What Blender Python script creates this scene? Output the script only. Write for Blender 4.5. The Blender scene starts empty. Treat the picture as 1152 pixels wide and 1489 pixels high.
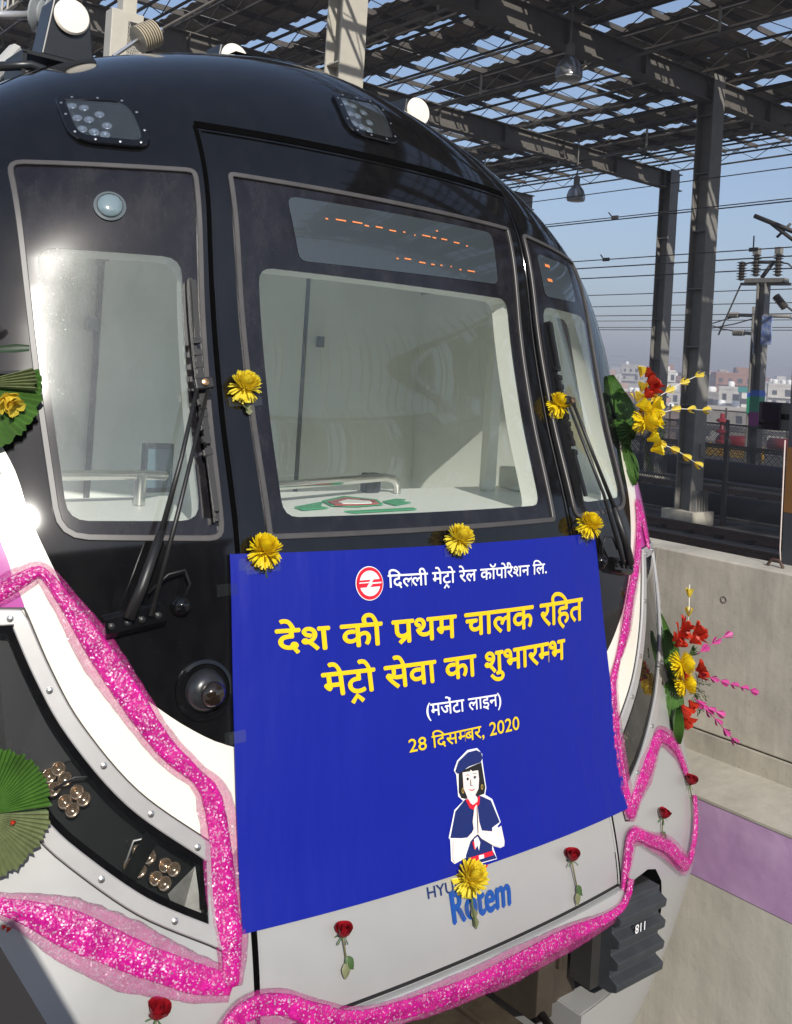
import bpy, bmesh, math, random
import numpy as np
from mathutils import Vector, Matrix
from mathutils.geometry import delaunay_2d_cdt
random.seed(7); RNG = np.random.RandomState(5)
sc = bpy.context.scene
COL = sc.collection
rad = math.radians

# ------------------------------------------------------------------ camera
# metres; X = across the train (right +), Y = along the train (away), Z up, eye level = 0, rail level = -2.65
FPX, PPX, PPY, YAW, PITCH, ROLL = 1451.2155, 574.445, 528.586, 0.67595, 0.013054, -0.061203
F_ = np.array([math.sin(YAW)*math.cos(PITCH), math.cos(YAW)*math.cos(PITCH), math.sin(PITCH)])
R0 = np.array([math.cos(YAW), -math.sin(YAW), 0.]); U0 = np.cross(R0, F_)
R_ = math.cos(ROLL)*R0 - math.sin(ROLL)*U0; U_ = math.sin(ROLL)*R0 + math.cos(ROLL)*U0
cd = bpy.data.cameras.new('camera'); cam = bpy.data.objects.new('camera', cd); COL.objects.link(cam)
M = Matrix.Identity(4)
for i in range(3):
    M[i][0] = R_[i]; M[i][1] = U_[i]; M[i][2] = -F_[i]
cam.matrix_world = M
cd.sensor_fit = 'HORIZONTAL'; cd.sensor_width = 36; cd.lens = FPX/1152*36
cd.shift_x = (576-PPX)/1152; cd.shift_y = (PPY-744.5)/1152
cd.clip_start = .05; cd.clip_end = 6000
sc.camera = cam

# ------------------------------------------------------------------ world + sun
SUN_AZ, SUN_EL = rad(203), rad(31)          # clockwise from +Y
w = bpy.data.worlds.new('World'); sc.world = w; w.use_nodes = True
nt = w.node_tree; bg = nt.nodes['Background']
sky = nt.nodes.new('ShaderNodeTexSky'); sky.sky_type = 'NISHITA'; sky.sun_disc = False
sky.sun_elevation = SUN_EL; sky.sun_rotation = SUN_AZ
sky.air_density = 1.0; sky.dust_density = 1.0; sky.ozone_density = 2.5
nt.links.new(sky.outputs[0], bg.inputs[0]); bg.inputs[1].default_value = 0.115
sd = bpy.data.lights.new('sun', 'SUN'); sun = bpy.data.objects.new('sun', sd); COL.objects.link(sun)
sd.energy = 4.3; sd.angle = rad(.53); sd.color = (1, .955, .88)
sv = Vector((math.sin(SUN_AZ)*math.cos(SUN_EL), math.cos(SUN_AZ)*math.cos(SUN_EL), math.sin(SUN_EL)))
sun.rotation_euler = sv.to_track_quat('Z', 'Y').to_euler()
sc.view_settings.view_transform = 'Standard'; sc.view_settings.look = 'None'
sc.view_settings.exposure = 0.45; sc.view_settings.gamma = 1
sc.render.engine = 'CYCLES'
sc.cycles.use_denoising = True
sc.cycles.max_bounces = 12; sc.cycles.transparent_max_bounces = 12; sc.cycles.glossy_bounces = 4
sc.cycles.transmission_bounces = 4; sc.cycles.diffuse_bounces = 8
sc.cycles.sample_clamp_indirect = 8; sc.cycles.caustics_reflective = False; sc.cycles.caustics_refractive = False

def ray(u, v):
    return F_ + R_*(u-PPX)/FPX - U_*(v-PPY)/FPX
def at(u, v, X=None, Y=None, Z=None, t=None):
    d = ray(u, v)
    if X is not None: k = X/d[0]
    elif Y is not None: k = Y/d[1]
    elif Z is not None: k = Z/d[2]
    else: k = t
    return Vector(d*k)

# ------------------------------------------------------------------ materials
MATS = {}
def newmat(name):
    m = bpy.data.materials.new(name); m.use_nodes = True; MATS[name] = m
    return m, m.node_tree.nodes, m.node_tree.links, m.node_tree.nodes['Principled BSDF']
def pmat(name, col, rough=.5, metal=0, noise=0, nscale=8, bump=0, bscale=40, coat=0, spec=.5, dark=None, rnoise=0):
    m, N, L, p = newmat(name)
    p.inputs['Base Color'].default_value = (*col, 1); p.inputs['Roughness'].default_value = rough
    p.inputs['Metallic'].default_value = metal; p.inputs['Coat Weight'].default_value = coat
    p.inputs['Coat Roughness'].default_value = .03; p.inputs['Specular IOR Level'].default_value = spec
    tc = N.new('ShaderNodeTexCoord')
    if noise or rnoise:
        n = N.new('ShaderNodeTexNoise'); n.inputs['Scale'].default_value = nscale; n.inputs['Detail'].default_value = 8
        n.inputs['Roughness'].default_value = .65
        L.new(tc.outputs['Object'], n.inputs['Vector'])
    if noise:
        r = N.new('ShaderNodeValToRGB'); d = dark or tuple(c*(1-noise) for c in col)
        r.color_ramp.elements[0].position = .3; r.color_ramp.elements[1].position = .7
        r.color_ramp.elements[0].color = (*d, 1); r.color_ramp.elements[1].color = (*col, 1)
        L.new(n.outputs['Fac'], r.inputs[0]); L.new(r.outputs[0], p.inputs['Base Color'])
    if rnoise:
        mr = N.new('ShaderNodeMapRange'); mr.inputs[1].default_value = .3; mr.inputs[2].default_value = .7
        mr.inputs[3].default_value = rough; mr.inputs[4].default_value = rough+rnoise
        L.new(n.outputs['Fac'], mr.inputs[0]); L.new(mr.outputs[0], p.inputs['Roughness'])
    if bump:
        b = N.new('ShaderNodeBump'); n2 = N.new('ShaderNodeTexNoise'); n2.inputs['Scale'].default_value = bscale
        n2.inputs['Detail'].default_value = 6
        L.new(tc.outputs['Object'], n2.inputs['Vector']); L.new(n2.outputs['Fac'], b.inputs['Height'])
        b.inputs['Strength'].default_value = bump; b.inputs['Distance'].default_value = .02
        L.new(b.outputs[0], p.inputs['Normal'])
    return m
def dusty(name, col, rough, dust=.08, dcol=(.5, .48, .45), coat=.0, scale=14, metal=0):
    """gloss paint with a thin film of dust and fine specks"""
    m, N, L, p = newmat(name)
    tc = N.new('ShaderNodeTexCoord')
    n = N.new('ShaderNodeTexNoise'); n.inputs['Scale'].default_value = scale; n.inputs['Detail'].default_value = 10; n.inputs['Roughness'].default_value = .75
    mp = N.new('ShaderNodeMapping'); mp.inputs['Scale'].default_value = (1, 1, .35)
    L.new(tc.outputs['Object'], mp.inputs[0]); L.new(mp.outputs[0], n.inputs['Vector'])
    v = N.new('ShaderNodeTexNoise'); v.inputs['Scale'].default_value = 260; v.inputs['Detail'].default_value = 2
    L.new(tc.outputs['Object'], v.inputs['Vector'])
    r1 = N.new('ShaderNodeMapRange'); r1.inputs[1].default_value = .45; r1.inputs[2].default_value = .75; r1.inputs[3].default_value = 0; r1.inputs[4].default_value = dust
    L.new(n.outputs['Fac'], r1.inputs[0])
    r2 = N.new('ShaderNodeMapRange'); r2.inputs[1].default_value = .68; r2.inputs[2].default_value = .74; r2.inputs[3].default_value = 0; r2.inputs[4].default_value = dust*2.2
    L.new(v.outputs['Fac'], r2.inputs[0])
    ad = N.new('ShaderNodeMath'); ad.operation = 'ADD'; L.new(r1.outputs[0], ad.inputs[0]); L.new(r2.outputs[0], ad.inputs[1])
    mx = N.new('ShaderNodeMix'); mx.data_type = 'RGBA'; mx.inputs[6].default_value = (*col, 1); mx.inputs[7].default_value = (*dcol, 1)
    L.new(ad.outputs[0], mx.inputs[0]); L.new(mx.outputs[2], p.inputs['Base Color'])
    p.inputs['Roughness'].default_value = rough; p.inputs['Coat Weight'].default_value = coat; p.inputs['Coat Roughness'].default_value = .04
    p.inputs['Metallic'].default_value = metal
    return m
def glassmat(name, tint=(.86, .93, .9), dust=.04, refl=1., streak=True):
    m, N, L, p = newmat(name); N.remove(p); out = N['Material Output']
    tr = N.new('ShaderNodeBsdfTransparent'); tr.inputs[0].default_value = (*tint, 1)
    gl = N.new('ShaderNodeBsdfGlossy'); gl.inputs['Roughness'].default_value = .012
    gr = N.new('ShaderNodeBsdfGlossy'); gr.inputs['Roughness'].default_value = .2
    df = N.new('ShaderNodeBsdfDiffuse'); df.inputs[0].default_value = (.52, .60, .58, 1)
    fr = N.new('ShaderNodeFresnel'); fr.inputs[0].default_value = 1.5
    ml = N.new('ShaderNodeMath'); ml.operation = 'MULTIPLY'; ml.inputs[1].default_value = 1.7*refl; ml.use_clamp = True
    L.new(fr.outputs[0], ml.inputs[0])
    m1 = N.new('ShaderNodeMixShader'); L.new(ml.outputs[0], m1.inputs[0]); L.new(tr.outputs[0], m1.inputs[1]); L.new(gl.outputs[0], m1.inputs[2])
    md = N.new('ShaderNodeMixShader'); md.inputs[0].default_value = .16; L.new(df.outputs[0], md.inputs[1]); L.new(gr.outputs[0], md.inputs[2])
    tc = N.new('ShaderNodeTexCoord'); n = N.new('ShaderNodeTexNoise'); n.inputs['Scale'].default_value = 5; n.inputs['Detail'].default_value = 10; n.inputs['Roughness'].default_value = .7
    mp = N.new('ShaderNodeMapping'); mp.inputs['Scale'].default_value = (1.5, 1, .5); L.new(tc.outputs['Object'], mp.inputs[0]); L.new(mp.outputs[0], n.inputs[0])
    s = N.new('ShaderNodeTexNoise'); s.inputs['Scale'].default_value = 190; s.inputs['Detail'].default_value = 3; L.new(tc.outputs['Object'], s.inputs[0])
    r1 = N.new('ShaderNodeMapRange'); r1.inputs[1].default_value = .3; r1.inputs[2].default_value = .75; r1.inputs[3].default_value = dust*.55; r1.inputs[4].default_value = dust*1.3
    r2 = N.new('ShaderNodeMapRange'); r2.inputs[1].default_value = .66; r2.inputs[2].default_value = .73; r2.inputs[4].default_value = dust*2.2
    L.new(n.outputs[0], r1.inputs[0]); L.new(s.outputs[0], r2.inputs[0])
    ad = N.new('ShaderNodeMath'); ad.operation = 'ADD'; L.new(r1.outputs[0], ad.inputs[0]); L.new(r2.outputs[0], ad.inputs[1])
    m2 = N.new('ShaderNodeMixShader'); L.new(ad.outputs[0], m2.inputs[0]); L.new(m1.outputs[0], m2.inputs[1]); L.new(md.outputs[0], m2.inputs[2])
    L.new(m2.outputs[0], out.inputs[0])
    return m
def leafy(name, col, noise=.1, nscale=30, tr=.4):
    m, N, L, p = newmat(name); N.remove(p); out = N['Material Output']; tc = N.new('ShaderNodeTexCoord'); n = N.new('ShaderNodeTexNoise'); n.inputs['Scale'].default_value = nscale; L.new(tc.outputs['Object'], n.inputs[0])
    r = N.new('ShaderNodeValToRGB'); r.color_ramp.elements[0].position = .3; r.color_ramp.elements[1].position = .7; r.color_ramp.elements[0].color = (*[c*(1-noise) for c in col], 1); r.color_ramp.elements[1].color = (*col, 1); L.new(n.outputs[0], r.inputs[0])
    a = N.new('ShaderNodeBsdfDiffuse'); b = N.new('ShaderNodeBsdfTranslucent'); g = N.new('ShaderNodeBsdfGlossy'); g.inputs['Roughness'].default_value = .45; L.new(r.outputs[0], a.inputs[0]); L.new(r.outputs[0], b.inputs[0])
    x = N.new('ShaderNodeMixShader'); x.inputs[0].default_value = tr; L.new(a.outputs[0], x.inputs[1]); L.new(b.outputs[0], x.inputs[2]); y = N.new('ShaderNodeMixShader'); y.inputs[0].default_value = .03; L.new(x.outputs[0], y.inputs[1]); L.new(g.outputs[0], y.inputs[2]); L.new(y.outputs[0], out.inputs[0]); return m
def tinselmat(name, col, alpha=1.):
    """metallic net ribbon: crinkled, with glitter flakes turned every way"""
    m, N, L, p = newmat(name)
    tc = N.new('ShaderNodeTexCoord')
    vo = N.new('ShaderNodeTexVoronoi'); vo.inputs['Scale'].default_value = 250; L.new(tc.outputs['Object'], vo.inputs[0])
    sep = N.new('ShaderNodeSeparateColor'); L.new(vo.outputs['Color'], sep.inputs[0])
    gt = N.new('ShaderNodeMath'); gt.operation = 'GREATER_THAN'; gt.inputs[1].default_value = .87; L.new(sep.outputs[0], gt.inputs[0])
    nn = N.new('ShaderNodeTexNoise'); nn.inputs['Scale'].default_value = 22; nn.inputs['Detail'].default_value = 4; L.new(tc.outputs['Object'], nn.inputs[0])
    rp = N.new('ShaderNodeValToRGB'); rp.color_ramp.elements[0].position = .3; rp.color_ramp.elements[1].position = .72
    rp.color_ramp.elements[0].color = (col[0]*.62, col[1]*.3, col[2]*.62, 1); rp.color_ramp.elements[1].color = (*col, 1); L.new(nn.outputs[0], rp.inputs[0])
    mx = N.new('ShaderNodeMix'); mx.data_type = 'RGBA'; L.new(gt.outputs[0], mx.inputs[0]); L.new(rp.outputs[0], mx.inputs[6]); mx.inputs[7].default_value = (1., .66, .84, 1)
    L.new(mx.outputs[2], p.inputs['Base Color'])
    mt = N.new('ShaderNodeMath'); mt.operation = 'MULTIPLY'; mt.inputs[1].default_value = .35; L.new(gt.outputs[0], mt.inputs[0]); L.new(mt.outputs[0], p.inputs['Metallic']); p.inputs['Roughness'].default_value = .28
    # every flake gets its own tilt
    geo = N.new('ShaderNodeNewGeometry'); sb = N.new('ShaderNodeVectorMath'); sb.operation = 'SUBTRACT'; L.new(vo.outputs['Color'], sb.inputs[0]); sb.inputs[1].default_value = (.5, .5, .5)
    sc_ = N.new('ShaderNodeVectorMath'); sc_.operation = 'SCALE'; L.new(sb.outputs[0], sc_.inputs[0]); mq = N.new('ShaderNodeMapRange'); mq.inputs[3].default_value = .55; mq.inputs[4].default_value = 1.15; L.new(gt.outputs[0], mq.inputs[0]); L.new(mq.outputs[0], sc_.inputs['Scale'])
    a = N.new('ShaderNodeVectorMath'); L.new(geo.outputs['Normal'], a.inputs[0]); L.new(sc_.outputs[0], a.inputs[1])
    nm = N.new('ShaderNodeVectorMath'); nm.operation = 'NORMALIZE'; L.new(a.outputs[0], nm.inputs[0]); L.new(nm.outputs[0], p.inputs['Normal'])
    if alpha < 1:
        v2 = N.new('ShaderNodeTexVoronoi'); v2.feature = 'DISTANCE_TO_EDGE'; v2.inputs['Scale'].default_value = 330; L.new(tc.outputs['Object'], v2.inputs[0])
        lt = N.new('ShaderNodeMapRange'); lt.inputs[1].default_value = .05; lt.inputs[2].default_value = .22; lt.inputs[3].default_value = min(1, alpha*1.7); lt.inputs[4].default_value = alpha*.45
        L.new(v2.outputs[0], lt.inputs[0]); L.new(lt.outputs[0], p.inputs['Alpha'])
    return m

black = dusty('black_paint', (.004, .004, .0045), .07, .010)
gapm = pmat('seam_shadow_gap', (.002, .002, .002), 1, spec=0)
blackm = pmat('black_rubber', (.012, .012, .013), .45, noise=.3)
frit = dusty('window_frit', (.008, .007, .009), .13, .035)
white = pmat('cream_paint', (.82, .78, .68), .22, coat=.6, noise=.05, nscale=4)
magenta = pmat('magenta_paint', (.42, .05, .30), .25, coat=.6, noise=.08)
silver = pmat('silver_paint', (.49, .49, .48), .30, metal=.35, coat=.35, noise=.06, nscale=3, rnoise=.1)
framem = pmat('frame_alloy', (.50, .49, .48), .34, metal=.35, noise=.1, nscale=12)
rubber = pmat('grey_gasket', (.075, .07, .068), .4, noise=.35, nscale=9)
glassC = glassmat('cab_glass', tint=(.97, .99, .97), dust=.06, refl=1.0)
glassL = glassmat('dusty_glass', tint=(.96, .985, .97), dust=.10, refl=.9)
lensm = glassmat('lamp_lens', tint=(.95, .96, .97), dust=.012, refl=1.7)
screw = pmat('steel_screw', (.6, .58, .55), .28, metal=.9)
steel = pmat('stainless', (.72, .70, .66), .2, metal=1)
cabw = pmat('cab_laminate', (.90, .92, .86), .45, noise=.04, nscale=2)
cabd = pmat('cab_door_laminate', (.87, .90, .85), .4, noise=.05, nscale=2)
deskm = pmat('desk_cover', (.86, .88, .83), .35, noise=.03)
darkp = pmat('dark_plastic', (.02, .022, .025), .35, noise=.2)
green = pmat('green_print', (.02, .33, .12), .4)
redm = pmat('red_enamel', (.45, .01, .015), .25, coat=.4)
wiperm = pmat('wiper_metal', (.016, .0155, .015), .42, noise=.4, nscale=20)
bluevinyl = None
def E_mat(name, col, s):
    m, N, L, p = newmat(name); p.inputs['Base Color'].default_value = (*col, 1)
    p.inputs['Emission Color'].default_value = (*col, 1); p.inputs['Emission Strength'].default_value = s
    return m
led = E_mat('orange_led', (.7, .22, .07), .10)
bulbm = pmat('lamp_reflector', (.74, .55, .38), .12, metal=.85, noise=.35, nscale=60)
ledw = pmat('led_cup', (.40, .43, .47), .2, metal=.5, noise=.2, nscale=80)
housing = pmat('lamp_housing', (.007, .0075, .008), .3, noise=.3, nscale=10)
dispm = pmat('display_screen', (.040, .050, .055), .3, noise=.1, nscale=60, coat=1)
lensd = glassmat('marker_lens', tint=(.7, .75, .82), dust=.05, refl=1.3)

# ------------------------------------------------------------------ scene-graph helpers
def link(name, mesh, mat=None, parent=None):
    o = bpy.data.objects.new(name, mesh); COL.objects.link(o)
    if mat is not None:
        for m_ in (mat if isinstance(mat, (list, tuple)) else [mat]): mesh.materials.append(m_)
    if parent is not None: adopt(o, parent)
    return o
def wloc(o):
    v = Vector(o.location); p = o.parent
    if p is not None and o.type == 'EMPTY': v = v
    return v
def adopt(o, parent):
    o.parent = parent
    root = parent
    while root.parent is not None: root = root.parent
    o.matrix_parent_inverse = Matrix.Translation(-Vector(root.location)) if root.type == 'EMPTY' and parent is root else Matrix.Identity(4)
def tag(o, label=None, cat=None, group=None, kind=None):
    if label: o['label'] = label
    if cat: o['category'] = cat
    if group: o['group'] = group
    if kind: o['kind'] = kind
    return o
def thing(name, label, cat, loc=(0, 0, 0), group=None):
    o = bpy.data.objects.new(name, None); COL.objects.link(o); o.location = loc; o.empty_display_size = .2
    return tag(o, label, cat, group)
class MB:
    def __init__(self): self.v = []; self.f = []; self.mi = []; self.cur = 0
    def add(self, vs, fs):
        b = len(self.v); self.v += [tuple(x) for x in vs]
        for f in fs: self.f.append(tuple(b+i for i in f)); self.mi.append(self.cur)
        return self
    def box(self, c, s, R=None):
        c = Vector(c); hx, hy, hz = s[0]/2, s[1]/2, s[2]/2
        vs = [Vector((x, y, z)) for x in (-hx, hx) for y in (-hy, hy) for z in (-hz, hz)]
        if R is not None: vs = [R @ v for v in vs]
        return self.add([c+v for v in vs], [(0, 1, 3, 2), (4, 6, 7, 5), (0, 4, 5, 1), (2, 3, 7, 6), (0, 2, 6, 4), (1, 5, 7, 3)])
    def span(self, a, b):
        a = Vector(a); b = Vector(b)
        return self.box((a+b)/2, [abs(b[i]-a[i]) for i in range(3)])
    def beam(self, p, q, wd, h=None, up=(0, 0, 1)):
        p = Vector(p); q = Vector(q); h = h or wd; d = q-p; L = d.length
        if L < 1e-6: return self
        d /= L; u = Vector(up)
        if abs(d.dot(u)) > .98: u = Vector((1, 0, 0))
        s = d.cross(u).normalized(); u = s.cross(d)
        R = Matrix((s, d, u)).transposed()
        return self.box((p+q)/2, (wd, L, h), R)
    def tube(self, pts, r, n=8, cap=True):
        pts = [Vector(p) for p in pts]; rs = r if isinstance(r, (list, tuple)) else [r]*len(pts)
        vs = []; fs = []; prev = None
        for i, p in enumerate(pts):
            d = (pts[min(i+1, len(pts)-1)]-pts[max(i-1, 0)])
            d = d.normalized() if d.length > 1e-9 else Vector((0, 0, 1))
            if prev is None:
                a = Vector((0, 0, 1)) if abs(d.z) < .9 else Vector((1, 0, 0)); s = d.cross(a).normalized()
            else:
                s = prev - d*prev.dot(d); s = s.normalized() if s.length > 1e-6 else d.orthogonal().normalized()
            prev = s; t = d.cross(s)
            for k in range(n):
                an = 2*math.pi*k/n; vs.append(p+(s*math.cos(an)+t*math.sin(an))*rs[i])
        for i in range(len(pts)-1):
            for k in range(n): fs.append((i*n+k, i*n+(k+1) % n, (i+1)*n+(k+1) % n, (i+1)*n+k))
        if cap: fs += [tuple(range(n-1, -1, -1)), tuple((len(pts)-1)*n+k for k in range(n))]
        return self.add(vs, fs)
    def lathe(self, o, axis, prof, n=16):
        """prof: list of (r, h) along the axis"""
        o = Vector(o); ax = Vector(axis).normalized(); s = ax.orthogonal().normalized(); t = ax.cross(s)
        vs = []; fs = []
        for r, h in prof:
            for k in range(n):
                a = 2*math.pi*k/n; vs.append(o+ax*h+(s*math.cos(a)+t*math.sin(a))*r)
        for i in range(len(prof)-1):
            for k in range(n): fs.append((i*n+k, i*n+(k+1) % n, (i+1)*n+(k+1) % n, (i+1)*n+k))
        fs.append(tuple(range(n-1, -1, -1))); fs.append(tuple((len(prof)-1)*n+k for k in range(n)))
        return self.add(vs, fs)
    def prism(self, pts, d):
        """extrude planar 3D polygon by vector d"""
        n = len(pts); d = Vector(d); pts = [Vector(p) for p in pts]
        return self.add(pts+[p+d for p in pts], [tuple(range(n-1, -1, -1)), tuple(range(n, 2*n))]+[(i, (i+1) % n, n+(i+1) % n, n+i) for i in range(n)])
    def build(self, name, mat, parent=None, smooth=False, bevel=0):
        me = bpy.data.meshes.new(name); me.from_pydata(self.v, [], self.f); 
        o = link(name, me, mat, parent)
        if isinstance(mat, (list, tuple)): me.polygons.foreach_set('material_index', self.mi)
        bm = bmesh.new(); bm.from_mesh(me); bmesh.ops.recalc_face_normals(bm, faces=bm.faces)
        bm.to_mesh(me); bm.free()
        if smooth is True: me.polygons.foreach_set('use_smooth', [True]*len(me.polygons))
        elif smooth: me.shade_smooth() if False else me.polygons.foreach_set('use_smooth', [True]*len(me.polygons)); 
        if smooth and smooth is not True: me.set_sharp_from_angle(angle=smooth)
        if bevel:
            b = o.modifiers.new('bevel', 'BEVEL'); b.width = bevel; b.segments = 2; b.limit_method = 'ANGLE'
        return o
def copy_tree(o, parent=None):
    c = o.copy(); COL.objects.link(c)
    if parent is not None: c.parent = parent
    for ch in list(o.children): copy_tree(ch, c)
    return c

# ------------------------------------------------------------------ the nose surface
XC = 2.15                                      # train centre line
ZK = np.array([-2.1, -1.7, -1.3, -.9, -.5, -.1, .3, .62])
YK = np.array([2.1494, 2.1284, 2.2318, 2.3254, 2.415, 2.5624, 2.6668, 2.6864])
E0, Z1, ZT, Z2, D0, D1, NN, PW, W0, W1 = .985, .2735, 1.2804, .0656, .4574, .1204, 1.9664, 1.924, 1.57, .0435
MK = np.gradient(YK, ZK)
def prof(z):
    z = np.asarray(z, float); i = np.clip(np.searchsorted(ZK, z)-1, 0, len(ZK)-2)
    h = ZK[i+1]-ZK[i]; t = (z-ZK[i])/h
    v = (2*t**3-3*t**2+1)*YK[i]+(t**3-2*t**2+t)*h*MK[i]+(-2*t**3+3*t**2)*YK[i+1]+(t**3-t**2)*h*MK[i+1]
    v = np.where(t < 0, YK[0]+MK[0]*(z-ZK[0]), v); v = np.where(t > 1, YK[-1]+MK[-1]*(z-ZK[-1]), v)
    u = np.clip((z-Z1)/(ZT-Z1), 0, 1)
    return v+E0*(1-np.sqrt(1-u**2))
def halfw(z):
    z = np.asarray(z, float); v = np.clip((z-Z2)/(ZT-Z2), 0, 1)
    return (W0+W1*np.clip(z+.5, -2, .7)-.8*np.clip(-1.72-z, 0, 1)**2)*np.sqrt(np.clip(1-v**PW, 1e-4, 1))
def depth(z): return D0+D1*np.clip(np.asarray(z, float)+.5, -2, 1.5)
def surf(x, z):
    t = np.clip(np.abs(x)/halfw(z), 0, 1)
    return prof(z)+depth(z)*(1-np.sqrt(np.clip(1-t**NN, 0, 1)))
def nrm(x, z):
    x = np.asarray(x, float); z = np.asarray(z, float); wv = halfw(z); t = np.clip(np.abs(x)/wv, 0, .9995)
    fx = depth(z)*NN*t**(NN-1)/(2*np.sqrt(1-t**NN))/wv*np.sign(x)
    xx = np.sign(x)*t*wv; e = 2e-3
    xa = np.clip(np.abs(xx), 0, .9995*np.minimum(halfw(z+e), halfw(z-e)))
    fz = (surf(xa, z+e)-surf(xa, z-e))/(2*e)
    n = np.stack([fx, -np.ones_like(fx), np.clip(fz, -40, 40)], -1)
    return n/np.linalg.norm(n, axis=-1, keepdims=True)
def P(x, z, off=0.):
    x = np.asarray(x, float); z = np.asarray(z, float)
    p = np.stack([x+XC, surf(x, z), z], -1)
    return p+nrm(x, z)*np.asarray(off)[..., None] if np.ndim(off) or off else p
def PV(x, z, off=0.): return Vector(P(x, z, off).tolist())
def NV(x, z): return Vector(nrm(x, z).tolist())
def s_of(x, z): return W0*np.arcsin(np.clip(np.asarray(x)/halfw(z), -1, 1))
def x_of(s, z): return halfw(z)*np.sin(np.asarray(s)/W0)
def resample(pl, step, closed=False):
    pl = np.asarray(pl, float)
    if closed: pl = np.vstack([pl, pl[:1]])
    seg = np.linalg.norm(np.diff(pl, axis=0), axis=1); out = []
    for i, l in enumerate(seg):
        n = max(1, int(math.ceil(l/step)))
        for k in range(n): out.append(pl[i]+(pl[i+1]-pl[i])*k/n)
    if not closed: out.append(pl[-1])
    return np.array(out)
def rounded(c, r, n=5):
    c = [np.array(p, float) for p in c]; out = []
    for i, p in enumerate(c):
        a, b = c[i-1], c[(i+1) % len(c)]; rr = r[i] if isinstance(r, (list, tuple)) else r
        da = (a-p)/np.linalg.norm(a-p); db = (b-p)/np.linalg.norm(b-p)
        h = rr/max(math.tan(math.acos(np.clip(da@db, -1, 1))/2), .2)
        h = min(h, .45*np.linalg.norm(a-p), .45*np.linalg.norm(b-p))
        q0, q1 = p+da*h, p+db*h
        for k in range(n+1):
            t = k/n; out.append((1-t)**2*q0+2*t*(1-t)*p+t*t*q1)
    return np.array(out)
def smooth_curve(pts, step=.02):
    """Catmull-Rom through pts, resampled"""
    p = np.asarray(pts, float); p = np.vstack([2*p[0]-p[1], p, 2*p[-1]-p[-2]]); out = []
    for i in range(1, len(p)-2):
        l = np.linalg.norm(p[i+1]-p[i]); n = max(2, int(l/step))
        for k in range(n):
            t = k/n
            out.append(.5*((2*p[i])+(-p[i-1]+p[i+1])*t+(2*p[i-1]-5*p[i]+4*p[i+1]-p[i+2])*t*t+(-p[i-1]+3*p[i]-3*p[i+1]+p[i+2])*t**3))
    out.append(p[-2]); return np.array(out)
def inside(pt, poly):
    x, y = pt; c = False; n = len(poly); j = n-1
    for i in range(n):
        xi, yi = poly[i]; xj, yj = poly[j]
        if (yi > y) != (yj > y) and x < (xj-xi)*(y-yi)/(yj-yi)+xi: c = not c
        j = i
    return c
def to_s(pl): pl = np.asarray(pl, float); return np.stack([s_of(pl[:, 0], pl[:, 1]), pl[:, 1]], 1)
def cdt(polys, step, box, margin=.4):
    V = []; Ed = []
    for pl, closed in polys:
        b = len(V); V += [Vector(p) for p in pl.tolist()]; n = len(pl)
        Ed += [(b+i, b+(i+1) % n) for i in range(n if closed else n-1)]
    allp = np.array([tuple(v) for v in V])
    nx = int((box[1]-box[0])/step)+1; nz = int((box[3]-box[2])/step)+1
    gx, gz = np.meshgrid(np.linspace(box[0], box[1], nx), np.linspace(box[2], box[3], nz)); g = np.stack([gx.ravel(), gz.ravel()], 1)
    keep = np.ones(len(g), bool)
    for i in range(0, len(allp), 400):
        d = np.min(((g[:, None]-allp[None, i:i+400])**2).sum(-1), axis=1); keep &= d > (step*margin)**2
    V += [Vector(p) for p in g[keep].tolist()]
    r = delaunay_2d_cdt(V, Ed, [], 0, 1e-6)
    return np.array([tuple(v) for v in r[0]]), [tuple(f) for f in r[2]]
def put_mesh(name, sz, faces, off, mat, parent, mirror=False):
    """(s,z) triangles -> mesh on the nose surface with analytic normals"""
    used = sorted({i for f in faces for i in f}); ix = {u: k for k, u in enumerate(used)}
    q = sz[used]; x = x_of(q[:, 0], q[:, 1]); z = q[:, 1]
    if mirror: x = -x
    co = P(x, z, np.full(len(x), float(off))); nn = nrm(x, z)
    fs = [tuple(ix[i] for i in f) for f in faces]
    # orient outwards (facing -Y side)
    out = []
    for f in fs:
        a, b, c = co[f[0]], co[f[1]], co[f[2]]
        if np.dot(np.cross(b-a, c-a), nn[f[0]]) < 0: f = f[::-1]
        out.append(f)
    return co.tolist(), out, nn
def emit(name, chunks, mat, parent):
    v = []; f = []; n = []
    for co, fs, nn in chunks:
        b = len(v); v += co; f += [tuple(b+i for i in q) for q in fs]; n += nn.tolist()
    me = bpy.data.meshes.new(name); me.from_pydata(v, [], f); me.polygons.foreach_set('use_smooth', [True]*len(f))
    me.normals_split_custom_set_from_vertices(n)
    return link(name, me, mat, parent)
def patch(name, outer, holes, off, mat, parent, step=.03, both=False, side=1):
    """outer / holes in (x,z) metres on the surface (x>=0 side of the pattern; side=-1 mirrors)"""
    o = to_s(resample(outer, step, True)); hs = [to_s(resample(h, step, True)) for h in holes]
    box = (o[:, 0].min(), o[:, 0].max(), o[:, 1].min(), o[:, 1].max())
    V, Fc = cdt([(o, True)]+[(h, True) for h in hs], step, box)
    good = []
    for f in Fc:
        c = V[list(f)].mean(0)
        if inside(c, o) and not any(inside(c, h) for h in hs): good.append(f)
    ch = [put_mesh(name, V, good, off, mat, parent, side < 0)]
    return emit(name, ch, mat, parent)
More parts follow.
